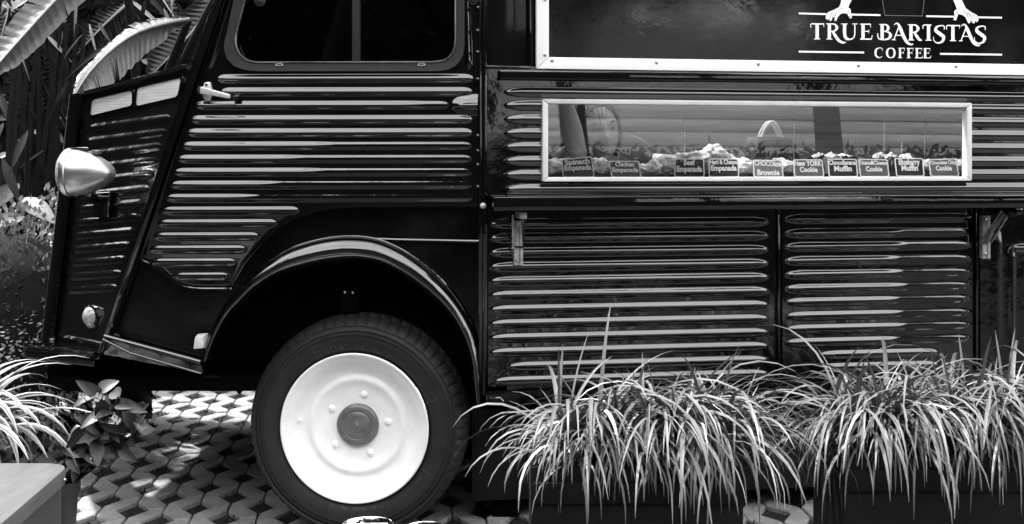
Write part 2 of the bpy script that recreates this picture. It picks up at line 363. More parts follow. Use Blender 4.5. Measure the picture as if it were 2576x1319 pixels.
# serif capitals drawn as pen strokes: (points, widths) in units of the capital height
def foot(x, y=0.02, hw=.19): return ([(x - hw, y), (x + hw, y)], [.05, .05])
STEM = lambda x: ([(x, 0), (x, 1)], [.2, .2])
GLY = {
 'T': [STEM(.35), foot(.35), ([(-.02, .72), (-.06, .86), (.04, .97), (.3, .95), (.74, .96)], [.03, .06, .07, .08, .07]), ([(.76, .99), (.77, .76)], [.05, .03])],
 'R': [STEM(.1), foot(.1), ([(-.1, .975), (.15, .975)], [.05, .05]), ([(.15, .965), (.42, .94), (.57, .74), (.44, .54), (.2, .5)], [.06, .1, .19, .1, .05]), ([(.3, .5), (.48, .22), (.68, -.06), (.95, -.2), (1.15, -.16)], [.12, .18, .18, .13, .02])],
 'r': [STEM(.1), foot(.1), ([(-.1, .975), (.15, .975)], [.05, .05]), ([(.15, .965), (.4, .94), (.54, .74), (.42, .54), (.2, .5)], [.06, .1, .19, .1, .05]), ([(.3, .5), (.46, .26), (.62, .05), (.78, .01)], [.12, .18, .16, .05])],
 'U': [([(.15, .97), (.15, .35), (.26, .08), (.5, .02), (.7, .12), (.78, .35), (.78, .97)], [.2, .2, .18, .09, .07, .07, .07]), foot(.13, .975, .2), foot(.79, .975, .16)],
 'E': [STEM(.12), ([(-.06, .965), (.58, .965)], [.07, .07]), ([(.59, .99), (.58, .74)], [.04, .03]), ([(.15, .52), (.48, .52)], [.06, .06]), ([(.48, .64), (.48, .4)], [.03, .03]), ([(-.06, .035), (.64, .035)], [.07, .08]), ([(.63, .02), (.7, .28)], [.06, .03])],
 'F': [STEM(.12), ([(-.06, .965), (.56, .965)], [.07, .07]), ([(.57, .99), (.56, .72)], [.04, .03]), ([(.15, .52), (.45, .52)], [.06, .06]), ([(.46, .64), (.46, .4)], [.03, .03]), foot(.12)],
 'B': [STEM(.14), ([(-.14, .42), (-.12, .2), (-.02, .05), (.2, .02)], [.05, .07, .06, .05]), ([(-.04, .975), (.2, .975)], [.05, .05]), ([(.18, .965), (.42, .93), (.52, .75), (.42, .57), (.2, .54)], [.06, .1, .18, .1, .05]), ([(.3, .54), (.56, .47), (.66, .27), (.5, .07), (.15, .02)], [.06, .1, .2, .12, .06])],
 'A': [([(0, .0), (.36, .92)], [.06, .08]), foot(.0, .02, .12), ([(.02, .93), (.14, 1.04), (.28, .99), (.42, .72), (.62, .22), (.84, -.14), (1.08, -.27), (1.22, -.23)], [.03, .06, .12, .19, .21, .17, .11, .02]), ([(.14, .3), (.5, .3)], [.05, .05])],
 'I': [STEM(.3), foot(.3), ([(-.02, .72), (-.06, .86), (.04, .97), (.3, .95), (.48, .97)], [.03, .06, .07, .08, .05])],
 'S': [([(.66, .72), (.66, .93), (.42, .97), (.17, .86), (.16, .66), (.42, .45), (.63, .26), (.55, 0), (.25, -.1), (.03, .05), (0, .3)], [.03, .06, .07, .13, .2, .22, .2, .14, .08, .05, .02])],
 'C': [([(.78, .7), (.76, .92), (.5, .98), (.2, .83), (.12, .5), (.2, .17), (.5, .02), (.8, .16)], [.03, .06, .08, .17, .21, .17, .08, .03])],
 'O': [([(.5, .98), (.22, .85), (.13, .5), (.22, .15), (.5, .02), (.78, .15), (.87, .5), (.78, .85), (.5, .98)], [.06, .16, .21, .16, .06, .16, .21, .16, .06])],
}
def stroke_mesh(mb, pts, ws, place, smooth=True):
    p = np.array(catmull(pts, 6) if len(pts) > 2 and smooth else pts, float); wv = np.interp(np.linspace(0, len(ws) - 1, len(p)), range(len(ws)), ws)
    t = np.gradient(p, axis=0); t /= np.maximum(np.linalg.norm(t, axis=1), 1e-9)[:, None]; nn = np.stack([-t[:, 1], t[:, 0]], 1)
    L = p + nn * wv[:, None] / 2; Rr = p - nn * wv[:, None] / 2; vs = [place(*q) for q in L] + [place(*q) for q in Rr]; n = len(p)
    mb.add(vs, [(i, i + 1, n + i + 1, n + i) for i in range(n - 1)])
# ------------------------------------------------------------------ ground
GZ = -.028      # top of the paving
gm = MB().add([(-60, -60, -.06), (60, -60, -.06), (60, 60, -.06), (-60, 60, -.06)], [(0, 1, 2, 3)]).build('ground', 'ground', smooth=0)
tag(gm, kind='structure')
pav = MB().add([(-2.6, -.6, GZ - .014), (2.6, -.6, GZ - .014), (2.6, 4.2, GZ - .014), (-2.6, 4.2, GZ - .014)], [(0, 1, 2, 3)]).build('paved_yard', 'soil', smooth=0)
tag(pav, kind='structure')
# grass pavers: zigzag concrete strips whose notches leave diamond holes between neighbours
PW, PL, HX, HD = .1, .25, .052, .078
def paver_mesh(seed):
    g = .003; q_ = .0004; r = random.Random(seed); j = lambda: r.uniform(-.0004, .0004)
    o = [(g, HD), (g, PL - HD), (HX, PL - q_), (PW - g, PL - q_), (PW - g, PL / 2 + HD), (PW - HX, PL / 2), (PW - g, PL / 2 - HD), (PW - g, q_), (HX, q_)]
    o = [(x + j(), y + j()) for x, y in o]; n = len(o); cx = sum(p[0] for p in o) / n; cy = sum(p[1] for p in o) / n
    # inset top edge along the outline's own normals
    inn = []
    for i in range(n):
        a, b, c = np.array(o[i - 1]), np.array(o[i]), np.array(o[(i + 1) % n]); e1 = (b - a) / np.linalg.norm(b - a); e2 = (c - b) / np.linalg.norm(c - b)
        nn = np.array([e1[1], -e1[0]]) + np.array([e2[1], -e2[0]]); nn /= max(np.linalg.norm(nn), .3); area = 1
        inn.append(b + nn * .0035)
    z = .0; vs = [(x, y, -.03) for x, y in o] + [(x, y, -.0035) for x, y in o] + [(x, y, z) for x, y in inn]
    fs = [(i, (i + 1) % n, n + (i + 1) % n, n + i) for i in range(n)] + [(n + i, n + (i + 1) % n, 2 * n + (i + 1) % n, 2 * n + i) for i in range(n)]
    for t in tessellate_polygon([[Vector(v) for v in vs[2 * n:]]]): fs.append(tuple(2 * n + i for i in t))
    return vs, fs
PM = []
for s in range(4):
    vs, fs = paver_mesh(s); me = bpy.data.meshes.new('paver'); me.from_pydata(vs, [], fs); bm = bmesh.new(); bm.from_mesh(me); bmesh.ops.recalc_face_normals(bm, faces=bm.faces); bm.to_mesh(me); bm.free()
    me.shade_smooth(); me.set_sharp_from_angle(angle=R(30)); me.materials.append(MATS['concrete']); PM.append((me, vs, fs))
pa = R(6); ca, sa = math.cos(pa), math.sin(pa); cells = []
for i in range(-28, 29):
    for k in range(-9, 18):
        x, y = i * PW, k * PL + (PL / 2 if i % 2 else 0)
        X, Y = -.6 + x * ca - y * sa, .4 + x * sa + y * ca
        if -2.5 < X < 2.4 and -.58 < Y < 4.0: cells.append((X, Y))
def seen(X, Y):
    px = PCX + X * FOC / (Y - CAMY); py = HZ + CAMZ * FOC / (Y - CAMY)
    if not (-60 < px < 2640 and 950 < py < 1420): return 9e9
    zone = (150 < px < 720 and py > 960) or (1180 < px < 1420 and py > 1240) or (1850 < px < 2150 and py > 1240) or (1100 < px < 1240 and py > 1240)
    return (0 if zone else 1000) + Y
cells.sort(key=lambda c: seen(*c)); rest = MB()
for n, (X, Y) in enumerate(cells):
    rr = random.Random(n); me, vs, fs = PM[n % 4]; tilt = Matrix.Rotation(pa, 4, 'Z') @ Matrix.Rotation(rr.uniform(-.012, .012), 4, 'X') @ Matrix.Rotation(rr.uniform(-.012, .012), 4, 'Y'); dz = GZ + rr.uniform(-.004, .002)
    if n < 295:
        o = bpy.data.objects.new('paver', me); C.objects.link(o); o.matrix_world = Matrix.Translation((X, Y, dz)) @ tilt; o.parent = pav
    else: rest.add([Matrix.Translation((X, Y, dz)) @ tilt @ Vector(v) for v in vs], fs)
tag(rest.build('pavers', 'concrete', pav, smooth=30), kind='stuff')
# tufts and crumbs of soil in the holes
tuft = MB()
for (X, Y) in cells:
    if Y > 2.6 or X > 1.6: continue
    for q in range(7):
        rr = random.Random(hash((round(X, 3), round(Y, 3), q))); bx, by = X + rr.uniform(-.045, .045) * ca, Y + rr.uniform(-.06, .06); hgt = rr.uniform(.006, .022); wv = rr.uniform(.003, .007); an = rr.uniform(0, 6.28); dx, dy = math.cos(an) * wv, math.sin(an) * wv; lx, ly = rr.uniform(-.02, .02), rr.uniform(-.02, .02)
        tuft.add([(bx - dx, by - dy, GZ - .014), (bx + dx, by + dy, GZ - .014), (bx + lx, by + ly, GZ - .014 + hgt)], [(0, 1, 2)])
tag(tuft.build('moss', 'soil', smooth=0, fix=False), 'dark moss and crumbs filling the holes of the pavers', 'moss', kind='stuff')

# ------------------------------------------------------------------ the van
van = empty('food_truck', (.4, .95, 0), 'glossy black vintage corrugated food truck with white front wheel and counter window', 'food truck')
V = van
# cab door
win_out = [(590, 0), (573, 85), (566, 108), (566, 128), (574, 150), (592, 168), (620, 178), (650, 180), (1100, 180), (1130, 176), (1152, 162), (1165, 142), (1169, 115), (1169, -330), (686, -330)]
win_in = [(619, 0), (597, 82), (594, 100), (597, 122), (608, 142), (625, 154), (650, 158), (1095, 157), (1118, 153), (1134, 142), (1143, 124), (1146, 100), (1146, -306), (708, -306)]
def smooth_loop(L, n=160):
    return resample(L + [L[0]], n + 1)[:-1]
front = lambda y: 500 - (y - 200) * .326 + 4          # the door's leaning front edge
arch_top = [(574, 734), (581, 720), (612, 667), (658, 614), (696, 579), (746, 551), (791, 535), (837, 526), (900, 522), (1202, 522)]
door_out = [(front(-360), -360), (front(200), 200), (350, 659), (391, 682), (433, 717), (478, 732)] + arch_top + [(1202, -360)]
RY = [198, 231, 265, 301, 334, 367, 400, 433, 465, 498, 530, 562, 595, 628, 661, 697]
RL = [547, 556, 492, 480, 471, 459, 448, 439, 430, 418, 407, 397, 386, 375, 375, 429]
RR = [1190, 1187, 1130, 1187, 1187, 1187, 1187, 1187, 1187, 1187, 752, 697, 651, 618, 592, 573]
door_ribs = [(l, y + 1, r, y, 10.6, .0064 if i < 5 else .0063 - .0004 * (i - 5) if i < 10 else .0045, 26) for i, (l, y, r) in enumerate(zip(RL, RY, RR))]
FADE = {2: (.80, .4), 5: (.42, .36), 6: (.32, .4), 7: (.40, .36), 8: (.26, .38), 9: (.2, .42)}
door_ribs = [q + FADE.get(i, ()) for i, q in enumerate(door_ribs)]
door_ribs += [(598, -60, 527, 172, 8, .010, 40), (1171, -80, 1180, 174, 8, .009, 34), (1136, 265, 1262, 264, 27, .012, 60), (1150, 266, 1250, 265, 11, .02, 40)]
def door_extra(U, Vv):
    # slight belly of the sheet and dents, and the turned-out edge along the wing
    d = np.full(U.shape, 1e9); a = np.array(resample(catmull([(349, 659), (391, 682), (433, 717), (478, 732), (574, 734)], 6), 200)); b = np.array(resample(arch_top, 500)); e = d.copy()
    for q in a: d = np.minimum(d, np.hypot(U - q[0], Vv - q[1]))
    for q in b: e = np.minimum(e, np.hypot(U - q[0], Vv - q[1]))
    return .005 * np.exp(-(d / 8) ** 2) + .0022 * np.exp(-(e / 8) ** 2) - .03 * (np.clip(Vv - 410, 0, 330) / 320) ** 2 - .002 * np.exp(-((U - 900) / 160) ** 2 - ((Vv - 420) / 90) ** 2) + .0012 * np.sin(U / 170 + 1) * np.sin(Vv / 120)
door = panel('cab_door', door_out, [win_in], door_ribs, 3, 1.9, place_cab, 'paint', V, extra=door_extra)
cab = lambda x, y, Y=0.: P(x, y, 0) + Vector((0, Y, 0))
o_l, i_l = smooth_loop([(x, y) for x, y in win_out]), None
# rubber surround: inner and outer loops sampled by the same angle
def radial(L, n=200, c=(870, -80)):
    L = np.array(resample(L + [L[0]], 1500)); an = np.arctan2(L[:, 1] - c[1], L[:, 0] - c[0]); out = []
    for a in np.linspace(-math.pi, math.pi, n, endpoint=False): out.append(L[np.abs(np.angle(np.exp(1j * (an - a)))).argmin()])
    return out
ro, ri = radial(win_out), radial(win_in)
seal = MB().ring([cab(x, y, -.012) for x, y in ro], [cab(x, y, -.009) for x, y in ri], (0, .02, 0)).build('window_seal', 'seal', door, smooth=40)
lip = MB(); ri2 = [(x, y) for x, y in ri]; pts = [cab(x, y, -.012) for x, y in ri2]; lip.tube(pts + [pts[0]], .0022, 6, cap=False); lip.build('chrome_bead', 'steel', door)
for x0, x1 in ((594, 884), (904, 1150)):
    pl = [q for q in [(x, y) for x, y in win_in]]
    slab('window_pane', cab(x0 if x0 > 600 else 640, 160, .012 if x0 < 700 else .02), cab(x1, 160, .012 if x0 < 700 else .02), cab(x1, -310, .012 if x0 < 700 else .02), cab(x0 if x0 > 600 else 712, -310, .012 if x0 < 700 else .02), (0, .004, 0), 'glass_cab', door, bevel=0)
# the leaning edge of the front pane is filled by a second trapezoid of the same pane
slab('window_pane', cab(590, 160, .0121), cab(639.6, 160, .0121), cab(711.6, -310, .0121), cab(700, -310, .0121), (0, .0038, 0), 'glass_cab', door, bevel=0)
slab('window_divider', cab(886, 157, -.004), cab(905, 157, -.004), cab(905, -310, -.004), cab(886, -310, -.004), (0, .03, 0), 'seal', door, bevel=.002)
for x in (704, 1061): MB().ring([cab(*q, -.0135) for q in rrect(x - 9, 161, x + 10, 167, 2.5, 4)], [cab(*q, -.0135) for q in rrect(x - 6, 162.6, x + 7, 165.4, 1.2, 4)], (0, .004, 0)).build('drain_slot', 'steel_worn', door)
for x, y in ((655, 3), (1190, 0)):
    MB().lathe([(.012, 0), (.016, .003), (.016, .006), (.008, .008), (.004, .012)], cab(x, y, -.0), axis=(0, -1, 0), seg=20, cap1=True).build('window_knob', 'seal', door)
# door handle
h = MB(); h.poly([cab(*q, -.011) for q in [(517, 208), (530, 207), (534, 222), (536, 232), (531, 247), (529, 255), (517, 256), (514, 246), (509, 236), (509, 226), (513, 219)]], (0, .011, 0))
hd = h.build('handle', 'handle_metal', door, bevel=.0015)
MB().lathe([(.0115, 0), (.0115, .02), (.010, .023), (.0, .0235)], cab(512, 229, -.008), axis=(0, -1, 0), seg=24).build('lock', 'steel', hd)
lev = MB(); lev.hexa([cab(510, 221, -.03), cab(515, 220, -.03), cab(588, 241, -.042), cab(587, 251, -.042)], [cab(507, 238, -.016), cab(511, 240, -.016), cab(586, 252, -.03), cab(588, 242, -.03)])
MB().hexa([cab(512, 220, -.034), cab(588, 240, -.046), cab(587, 251, -.046), cab(510, 237, -.034)], [cab(512, 220, -.02), cab(588, 240, -.034), cab(587, 251, -.034), cab(510, 237, -.02)]).build('lever', 'handle_metal', hd, bevel=.003)
for x, y in ((522, 214), (519, 250)): MB().lathe([(.0045, 0), (.004, .003), (0, .0035)], cab(x, y, -.011), axis=(0, -1, 0), seg=12).build('screw', 'steel', hd)
slab('handle_stop', cab(588, 243, -.02), cab(606, 241, -.02), cab(606, 250, -.02), cab(588, 250, -.02), (0, .02, 0), 'paint', door, bevel=.002)
# leaning front pillar between nose and door
pil = lambda y: (537 - y * .329)
slab('door_pillar', cab(pil(-360), -360, -.014), cab(pil(-360) + 30, -360, -.014), cab(pil(890) + 22, 884, -.014), cab(pil(890) + 4, 890, -.014), (0, .045, 0), 'paint', V, bevel=.005)
slab('pillar_bead', cab(pil(-360) + 31, -360, -.01), cab(pil(-360) + 34, -360, -.01), cab(pil(650) + 34, 650, -.01), cab(pil(650) + 31, 650, -.01), (0, .02, 0), 'paint', V, bevel=.001)
# front wing below the door
outer = [(507, 907), (528, 842), (559, 778), (589, 740), (631, 696), (681, 656), (734, 625), (810, 603), (880, 596), (945, 603), (1005, 627), (1062, 664), (1110, 706), (1148, 752), (1178, 802), (1197, 850), (1207, 905), (1212, 960), (1213, 1000), (1208, 1020)]
inner = [(534, 904), (551, 858), (581, 804), (620, 762), (658, 728), (715, 698), (791, 677), (849, 668), (890, 666), (940, 672), (990, 693), (1042, 726), (1099, 772), (1135, 812), (1160, 858), (1176, 900), (1183, 945), (1187, 980), (1191, 1005), (1197, 1020)]
outer = [tuple(q) for q in resample(catmull(outer, 8), 120)]; inner = [tuple(q) for q in resample(catmull(inner, 8), 120)]
wing_out = [(pil(600) + 30, 600), (420, 640)] + [(574, 700), (760, 505), (1204, 505)] + [q for q in reversed(outer)] + [(268, 842)]
wing_out = [(349, 640), (420, 640), (560, 690), (760, 500), (1204, 500), (1204, 900)] + [q for q in reversed(outer) if q[1] < 905] + [(507, 908), (269, 842), (283, 790)]
def place_wing(U, Vv, H):
    W = place_cab(U, Vv, H); W[:, 1] += .042; return W
wing = panel('front_wing', wing_out, [], [], 6, 6, place_wing, 'paint_dull', V)
al = MB(); K = 14
for (ox, oy), (ix, iy) in zip(outer, inner):
    for k in range(K + 1):
        t = k / K; a = math.pi * t; s = .5 - .5 * math.cos(a)
        p = cab(ox + (ix - ox) * s, oy + (iy - oy) * s, .016 - .05 * math.sin(a) ** .8 + .045 * max(0, t - .5) * 2); al.v.append(tuple(p))
n = len(outer)
for i in range(n - 1):
    for k in range(K): b = i * (K + 1) + k; al.f.append((b, b + 1, b + K + 2, b + K + 1))
al.build('wheel_arch', 'paint', V, smooth=180)
b2 = MB(); b2.tube([cab(x - .0, y - 1, .012) for x, y in outer[8:-6]], .003, 8); b2.build('arch_bead', 'paint', wing)
MB().tube([cab(935, 603, .034), cab(1000, 605, .032), cab(1205, 609, .032)], .006, 10).build('wing_bead', 'paint', wing)
slab('dark_gap_sheet', P(1130, 860, .32), P(1290, 860, .32), P(1290, 1150, .32), P(1150, 1150, .32), (0, .02, 0), 'under', V, bevel=0)  # added dark sheet hiding sunlit paving that shows through the gap
MB().box((-.93, .9, .40), (.9, 1.5, .04)).build('engine_pan', 'under', V)
slab('nose_far_side', (-1.38, 1.62, .3), (-.5, 1.62, .3), (-.5, 1.62, 1.25), (-1.38, 1.52, 1.2), (0, .02, 0), 'paint_dull', V, bevel=0)
# slanting valance under the wing
slab('valance', cab(268, 843, -.012), cab(506, 907, -.012), cab(506, 945, .03), cab(251, 896, .03), (0, .04, 0), 'paint_worn', V, bevel=.004)
MB().tube([cab(266, 843, -.012), cab(390, 876, -.014), cab(507, 908, -.012)], .0055, 8).build('valance_bead', 'paint', V)
MB().tube([cab(262, 852, -.012), cab(330, 887, -.008), cab(506, 940, .0)], .004, 8).build('valance_fold', 'paint', V)
# side marker
MB().hexa([cab(498, 845, -.035), cab(518, 841, -.035), cab(519, 872, -.035), cab(494, 874, -.035)], [cab(496, 840, .005), cab(524, 838, .005), cab(524, 876, .005), cab(491, 878, .005)]).build('side_marker', 'marker', V, bevel=.004)

# nose: side sheet running in and back to the front corner
xf = lambda y: 207 - (y - 238) * (72 / 630); xb = lambda y: pil(y) + 8
def nose_Y(U, Vv):
    s = np.clip((U - xf(Vv)) / (xb(Vv) - xf(Vv)), -.3, 1.1); return .025 + .25 * (1 - s) + .03 * np.clip(1 - s, 0, 2) ** 2
def place_nose(U, Vv, H):
    Y = nose_Y(U, Vv); Z = Y - CAMY; W = np.stack([(U - PCX) * Z / FOC, Y, CAMZ - (Vv - HZ) * Z / FOC], 1)
    nv = np.array([-.62, -.78, .02]); return W + H[:, None] * nv
nose_out = [(207, 237), (475, 166), (xb(200), 200), (xb(890), 890), (145, 868), (xf(868), 868)]
NL, NR = [], []
nose_ribs = []
for k in range(13):
    f = k / 12; yl = 324 + f * 407; yr = 296 + f * 427; xl = 222 - f * 54; xr = 432 - f * 135
    if k == 0: xl = 224
    nose_ribs.append((xl, yl, xr, yr, 11.5, .0038, 20))
def nose_extra(U, Vv): return .004 * np.exp(-((U - 235) / 40) ** 2 - ((Vv - 800) / 40) ** 2) - .003 * np.exp(-((U - 260) / 60) ** 2 - ((Vv - 520) / 80) ** 2)
nose = panel('nose_side', nose_out, [], nose_ribs, 3.5, 2.0, place_nose, 'paint_worn', V, extra=nose_extra)
def NP(x, y, off=0.):
    q = place_nose(np.array([float(x)]), np.array([float(y)]), np.array([off]))[0]; return Vector(q)
# rounded front corner, then the front face of the nose
cor = MB(); ts = np.linspace(0, 1, 40); KK = 12
for t in ts:
    y = 236 + t * 632; x0 = xf(y); p0 = NP(x0 + 3, y, .002)
    for k in range(KK + 1):
        a = math.pi * .72 * k / KK; rr = .04
        cor.v.append((p0.x - rr * math.sin(a) * .95 - .012 * math.sin(a), p0.y - .012 + rr * (1 - math.cos(a)) * .9, p0.z))
for i in range(len(ts) - 1):
    for k in range(KK): b = i * (KK + 1) + k; cor.f.append((b, b + 1, b + KK + 2, b + KK + 1))
cor.build('nose_corner', 'paint_worn', V, smooth=180)
fa, fb = cor.v[KK], cor.v[-1]
slab('nose_front', fa, fb, (fb[0] - .01, 1.5, fb[2]), (fa[0] - .01, 1.5, fa[2]), (.03, 0, 0), 'paint_worn', V)
tp = [NP(207, 238), NP(475, 167), (NP(475, 167).x + .05, 1.9, NP(475, 167).z), (fa[0], 1.5, fa[2])]
MB().add([tuple(q) for q in tp] + [(q[0], q[1], q[2] - .012) for q in tp], [(0, 1, 2, 3), (7, 6, 5, 4), (0, 4, 5, 1), (1, 5, 6, 2), (2, 6, 7, 3), (3, 7, 4, 0)]).build('bonnet', 'paint', V)
MB().tube([NP(203, 239, .006), NP(300, 215, .006), NP(474, 168, .006)], .008, 8).build('bonnet_edge', 'paint', V)
for q in ([(233, 251), (338, 226), (338, 266), (228, 293)], [(347, 221), (462, 194), (452, 244), (343, 269)]):
    c = np.mean(q, 0)
    def rq(sc_, q=q, c=c):
        out = []
        for i in range(4):
            a, b, d = np.array(q[i - 1], float), np.array(q[i], float), np.array(q[(i + 1) % 4], float); r = 9
            p1 = b + (a - b) / np.linalg.norm(a - b) * r; p2 = b + (d - b) / np.linalg.norm(d - b) * r
            for t in (0, .33, .66, 1): out.append(c + ((1 - t) ** 2 * p1 + 2 * t * (1 - t) * b + t * t * p2 - c) * sc_)
        return out
    gp = MB().poly([NP(x, y, .004) for x, y in rq(.97)], (.004, .006, 0)).build('air_grille', 'grille', nose)
    MB().ring([NP(x, y, .006) for x, y in rq(1.05)], [NP(x, y, .006) for x, y in rq(.96)], (.006, .008, 0)).build('grille_frame', 'paint', gp)
slab('access_plate', NP(246, 488, .014), NP(287, 485, .014), NP(282, 547, .014), NP(244, 548, .014), (.004, .01, 0), 'paint', nose, bevel=.001)
MB().tube([NP(246, 487, .016), NP(287, 484, .016), NP(282, 546, .016)], .0012, 6).build('plate_edge', 'steel', nose)
slab('lower_fold', NP(152, 838, .004), NP(262, 862, .004), NP(258, 868, .008), NP(151, 846, .008), (.004, .01, 0), 'paint_worn', nose, bevel=.001)
# round lamp
il = NP(238, 796, .004); ax = Vector((-.55, -.83, .03))
MB().lathe([(.034, 0), (.034, .012), (.029, .015)], il, axis=ax, seg=32).build('lamp_ring', 'paint', nose)
MB().lathe([(.0295, .006), (.028, .016), (.021, .023), (.011, .027), (0, .028)], il, axis=ax, seg=32).build('indicator_lamp', 'lens', nose)
# headlamp pod
hy = .06; hc = P(176, 434, hy); s_ = (hy - CAMY) / FOC; ax = Vector((1, .0, -.02))
prof = [(58, 0), (58.5, 8), (57.5, 22), (54, 42), (48, 60), (40, 77), (31, 92), (21, 104), (11, 111.5), (4, 114.5), (0, 115)]
head = MB().lathe([(r * s_, h_ * s_) for r, h_ in prof], hc, axis=ax, seg=64).build('headlamp', 'silver', V, smooth=180)
MB().lathe([(r * s_, h_ * s_) for r, h_ in [(55, -9), (59, -8), (61, -3), (61, 4), (58.5, 6)]], hc, axis=ax, seg=64).build('headlamp_rim', 'steel', head)
MB().lathe([(r * s_, h_ * s_) for r, h_ in [(56, -7), (53, -14), (44, -21), (30, -25.5), (14, -27.5), (0, -28)]], hc, axis=ax, seg=48).build('headlamp_lens', 'lens', head)
MB().hexa([P(176, 371, hy - .012), P(222, 371, hy - .012), P(222, 377, hy - .012), P(176, 376, hy - .012)], [P(176, 371, hy + .012), P(222, 371, hy + .012), P(222, 377, hy + .012), P(176, 376, hy + .012)]).build('rim_clip', 'chrome', head, bevel=.001)
box('lamp_badge', P(243, 383, hy) , (.02, .03, .012), 'silver', head, bevel=.002)
MB().tube([P(225, 480, hy + .02), P(232, 500, hy + .1), NP(240, 505, -.01)], .016, 10).build('headlamp_bracket', 'paint', head)
for x in (192, 222): box('bracket_nut', P(x, 491, hy), (.012, .012, .007), 'steel', head, bevel=.001)
# bumper
MB().hexa([P(60, 877, .12), P(238, 898, .06), P(238, 924, .06), P(63, 902, .12)], [P(58, 866, .5), P(236, 884, .3), P(236, 906, .3), P(62, 893, .5)]).build('bumper', 'paint_worn', V, bevel=.006)
bx = V.children[-1]
MB().hexa([P(58, 872, .13), P(250, 894, .075), P(262, 897, .3), P(60, 868, 1.6)], [P(62, 894, .14), P(250, 905, .085), P(262, 905, .3), P(60, 892, 1.6)]).build('bumper_shelf', 'paint_worn', bx, bevel=.004)
for i in range(3): MB().tube([P(96 + i * 17, 868 + i * 2, .17), P(112 + i * 17, 864 + i * 2, .25)], .004, 6).build('step_ridge', 'paint_worn', bx)
box('bumper_bolt', P(131, 857, .2), (.014, .014, .012), 'steel', bx, bevel=.003)

# underside: inner wheel house, chassis, cable
slab('wheel_house', P(470, 540, .26), P(1215, 540, .26), P(1215, 906, .26), P(520, 906, .26), (0, .04, 0), 'under', V, bevel=0)
slab('chassis_rail', P(120, 880, .45), P(1230, 880, .45), P(1230, 975, .45), P(120, 974, .45), (0, .06, 0), 'under', V, bevel=0)
MB().box((.1, 1.0, .40), (2.75, .9, .06)).build('cab_floor', 'under', V)
MB().tube([P(x, y, .4) for x, y in [(588, 900), (590, 945), (594, 975), (602, 988), (610, 978), (613, 945), (618, 905)]], .007, 8).build('brake_hose', 'under', V)
slab('damper_bracket', P(858, 740, .1), P(898, 740, .1), P(898, 785, .1), P(858, 785, .1), (0, .08, 0), 'under', V, bevel=.003)
for x, y in ((868, 736), (888, 737)): MB().lathe([(.005, 0), (.004, .006), (0, .007)], P(x, y, .1), axis=(0, -1, 0), seg=10).build('bracket_bolt', 'steel', V)
for sx in (0, 1): slab('arch_side', P(520 + sx * 685, 700, .08), P(520 + sx * 685, 700, .28), P(530 + sx * 680, 906 + sx * 110, .28), P(530 + sx * 680, 906 + sx * 110, .08), (.01, 0, 0), 'under', V, bevel=0)

# wheel
WY = .03; wc = P(891, 1075, WY); wc.z = .2945
wheel = MB()
tp_ = [(.214, .022), (.217, .014), (.224, .006), (.236, .0), (.252, -.003), (.262, -.003), (.2625, -.0055), (.265, -.0055), (.2655, -.002), (.271, -.001), (.2715, -.0035), (.274, -.0035), (.2745, .001), (.280, .004), (.2805, .002), (.283, .003), (.286, .009), (.2935, .018), (.300, .030), (.3045, .043), (.306, .060), (.3065, .066), (.301, .067), (.301, .073), (.3068, .074), (.307, .095), (.302, .096), (.302, .102), (.307, .103), (.3065, .128), (.305, .14), (.300, .155), (.29, .17), (.27, .18), (.22, .175)]
tm = lambda i, k, r: r - (.0045 if (17 <= i <= 20 and k % 5 == 0) else .004 if (21 <= i <= 31 and (k + i) % 5 == 0) else 0)
tp_ = [(.214 + (r_ - .214) * 1.16, h_ - .008 * (.284 < r_ < .304 and h_ < .05)) for r_, h_ in tp_]
tyre = MB().lathe(tp_, wc, seg=300, mod=tm)
wh = tyre.build('wheel', 'tyre', V, smooth=30); wh.name = 'wheel'
rp = [(.2165, .006), (.218, .0), (.2175, -.004), (.214, -.005), (.209, -.001), (.204, .006), (.199, .010), (.193, .0125), (.186, .022), (.176, .036), (.166, .044), (.152, .048), (.146, .047), (.141, .041), (.134, .039), (.128, .041), (.118, .048), (.1, .052), (.06, .053), (.0, .053)]
MB().lathe(rp, wc, seg=128).build('rim', 'white_paint', wh, smooth=180)
hp = P(902, 1067, WY + .05); hp.x = wc.x + .010; hp.z = wc.z + .002
hcap = MB().lathe([(.0625, .056), (.0625, .046), (.0605, .0415), (.056, .0385), (.047, .0368), (.0425, .0365), (.0405, .038), (.038, .0358), (.022, .0342), (.007, .0335), (.005, .0315), (0, .031)], wc, seg=64).build('hub_cap', 'hub_grey', wh, smooth=60)
for i in range(5):
    a = R(78 + 72 * i); c = wc + Vector((.09 * math.cos(a), .055, .09 * math.sin(a)))
    MB().lathe([(.0108, 0), (.0108, -.004), (.009, -.007), (.005, -.009), (0, -.0095)], c, seg=20).build('wheel_bolt', 'white_paint', wh)
MB().tube([wc + Vector((-.168, .042, .012)), wc + Vector((-.172, .03, .012))], .005, 10).build('valve', 'white_paint', wh)
def arc_text(s, a0, a1, r, size, nm='raised_lettering'):
    n = len(s)
    for i, ch in enumerate(s):
        if ch == ' ': continue
        vs, fs = text_shape(ch, 0); cx = (vs[:, 0].min() + vs[:, 0].max()) / 2; a = R(a0 + (a1 - a0) * (i / max(n - 1, 1))); out = []
        for x, y in vs:
            lx, ly = (x - cx) * size * 1.25, y * size; er = Vector((math.cos(a), 0, math.sin(a))); et = Vector((math.sin(a), 0, -math.cos(a)))
            q = wc + er * (r + ly) + et * lx; rr = r + ly; q.y = WY + np.interp(rr, [.217, .224, .236, .252, .262], [.014, .006, .0, -.003, -.003]) - .0022; out.append(tuple(q))
        MB().add(out, fs).build('raised_letter', 'tyre_letter', wh, smooth=0, fix=False)
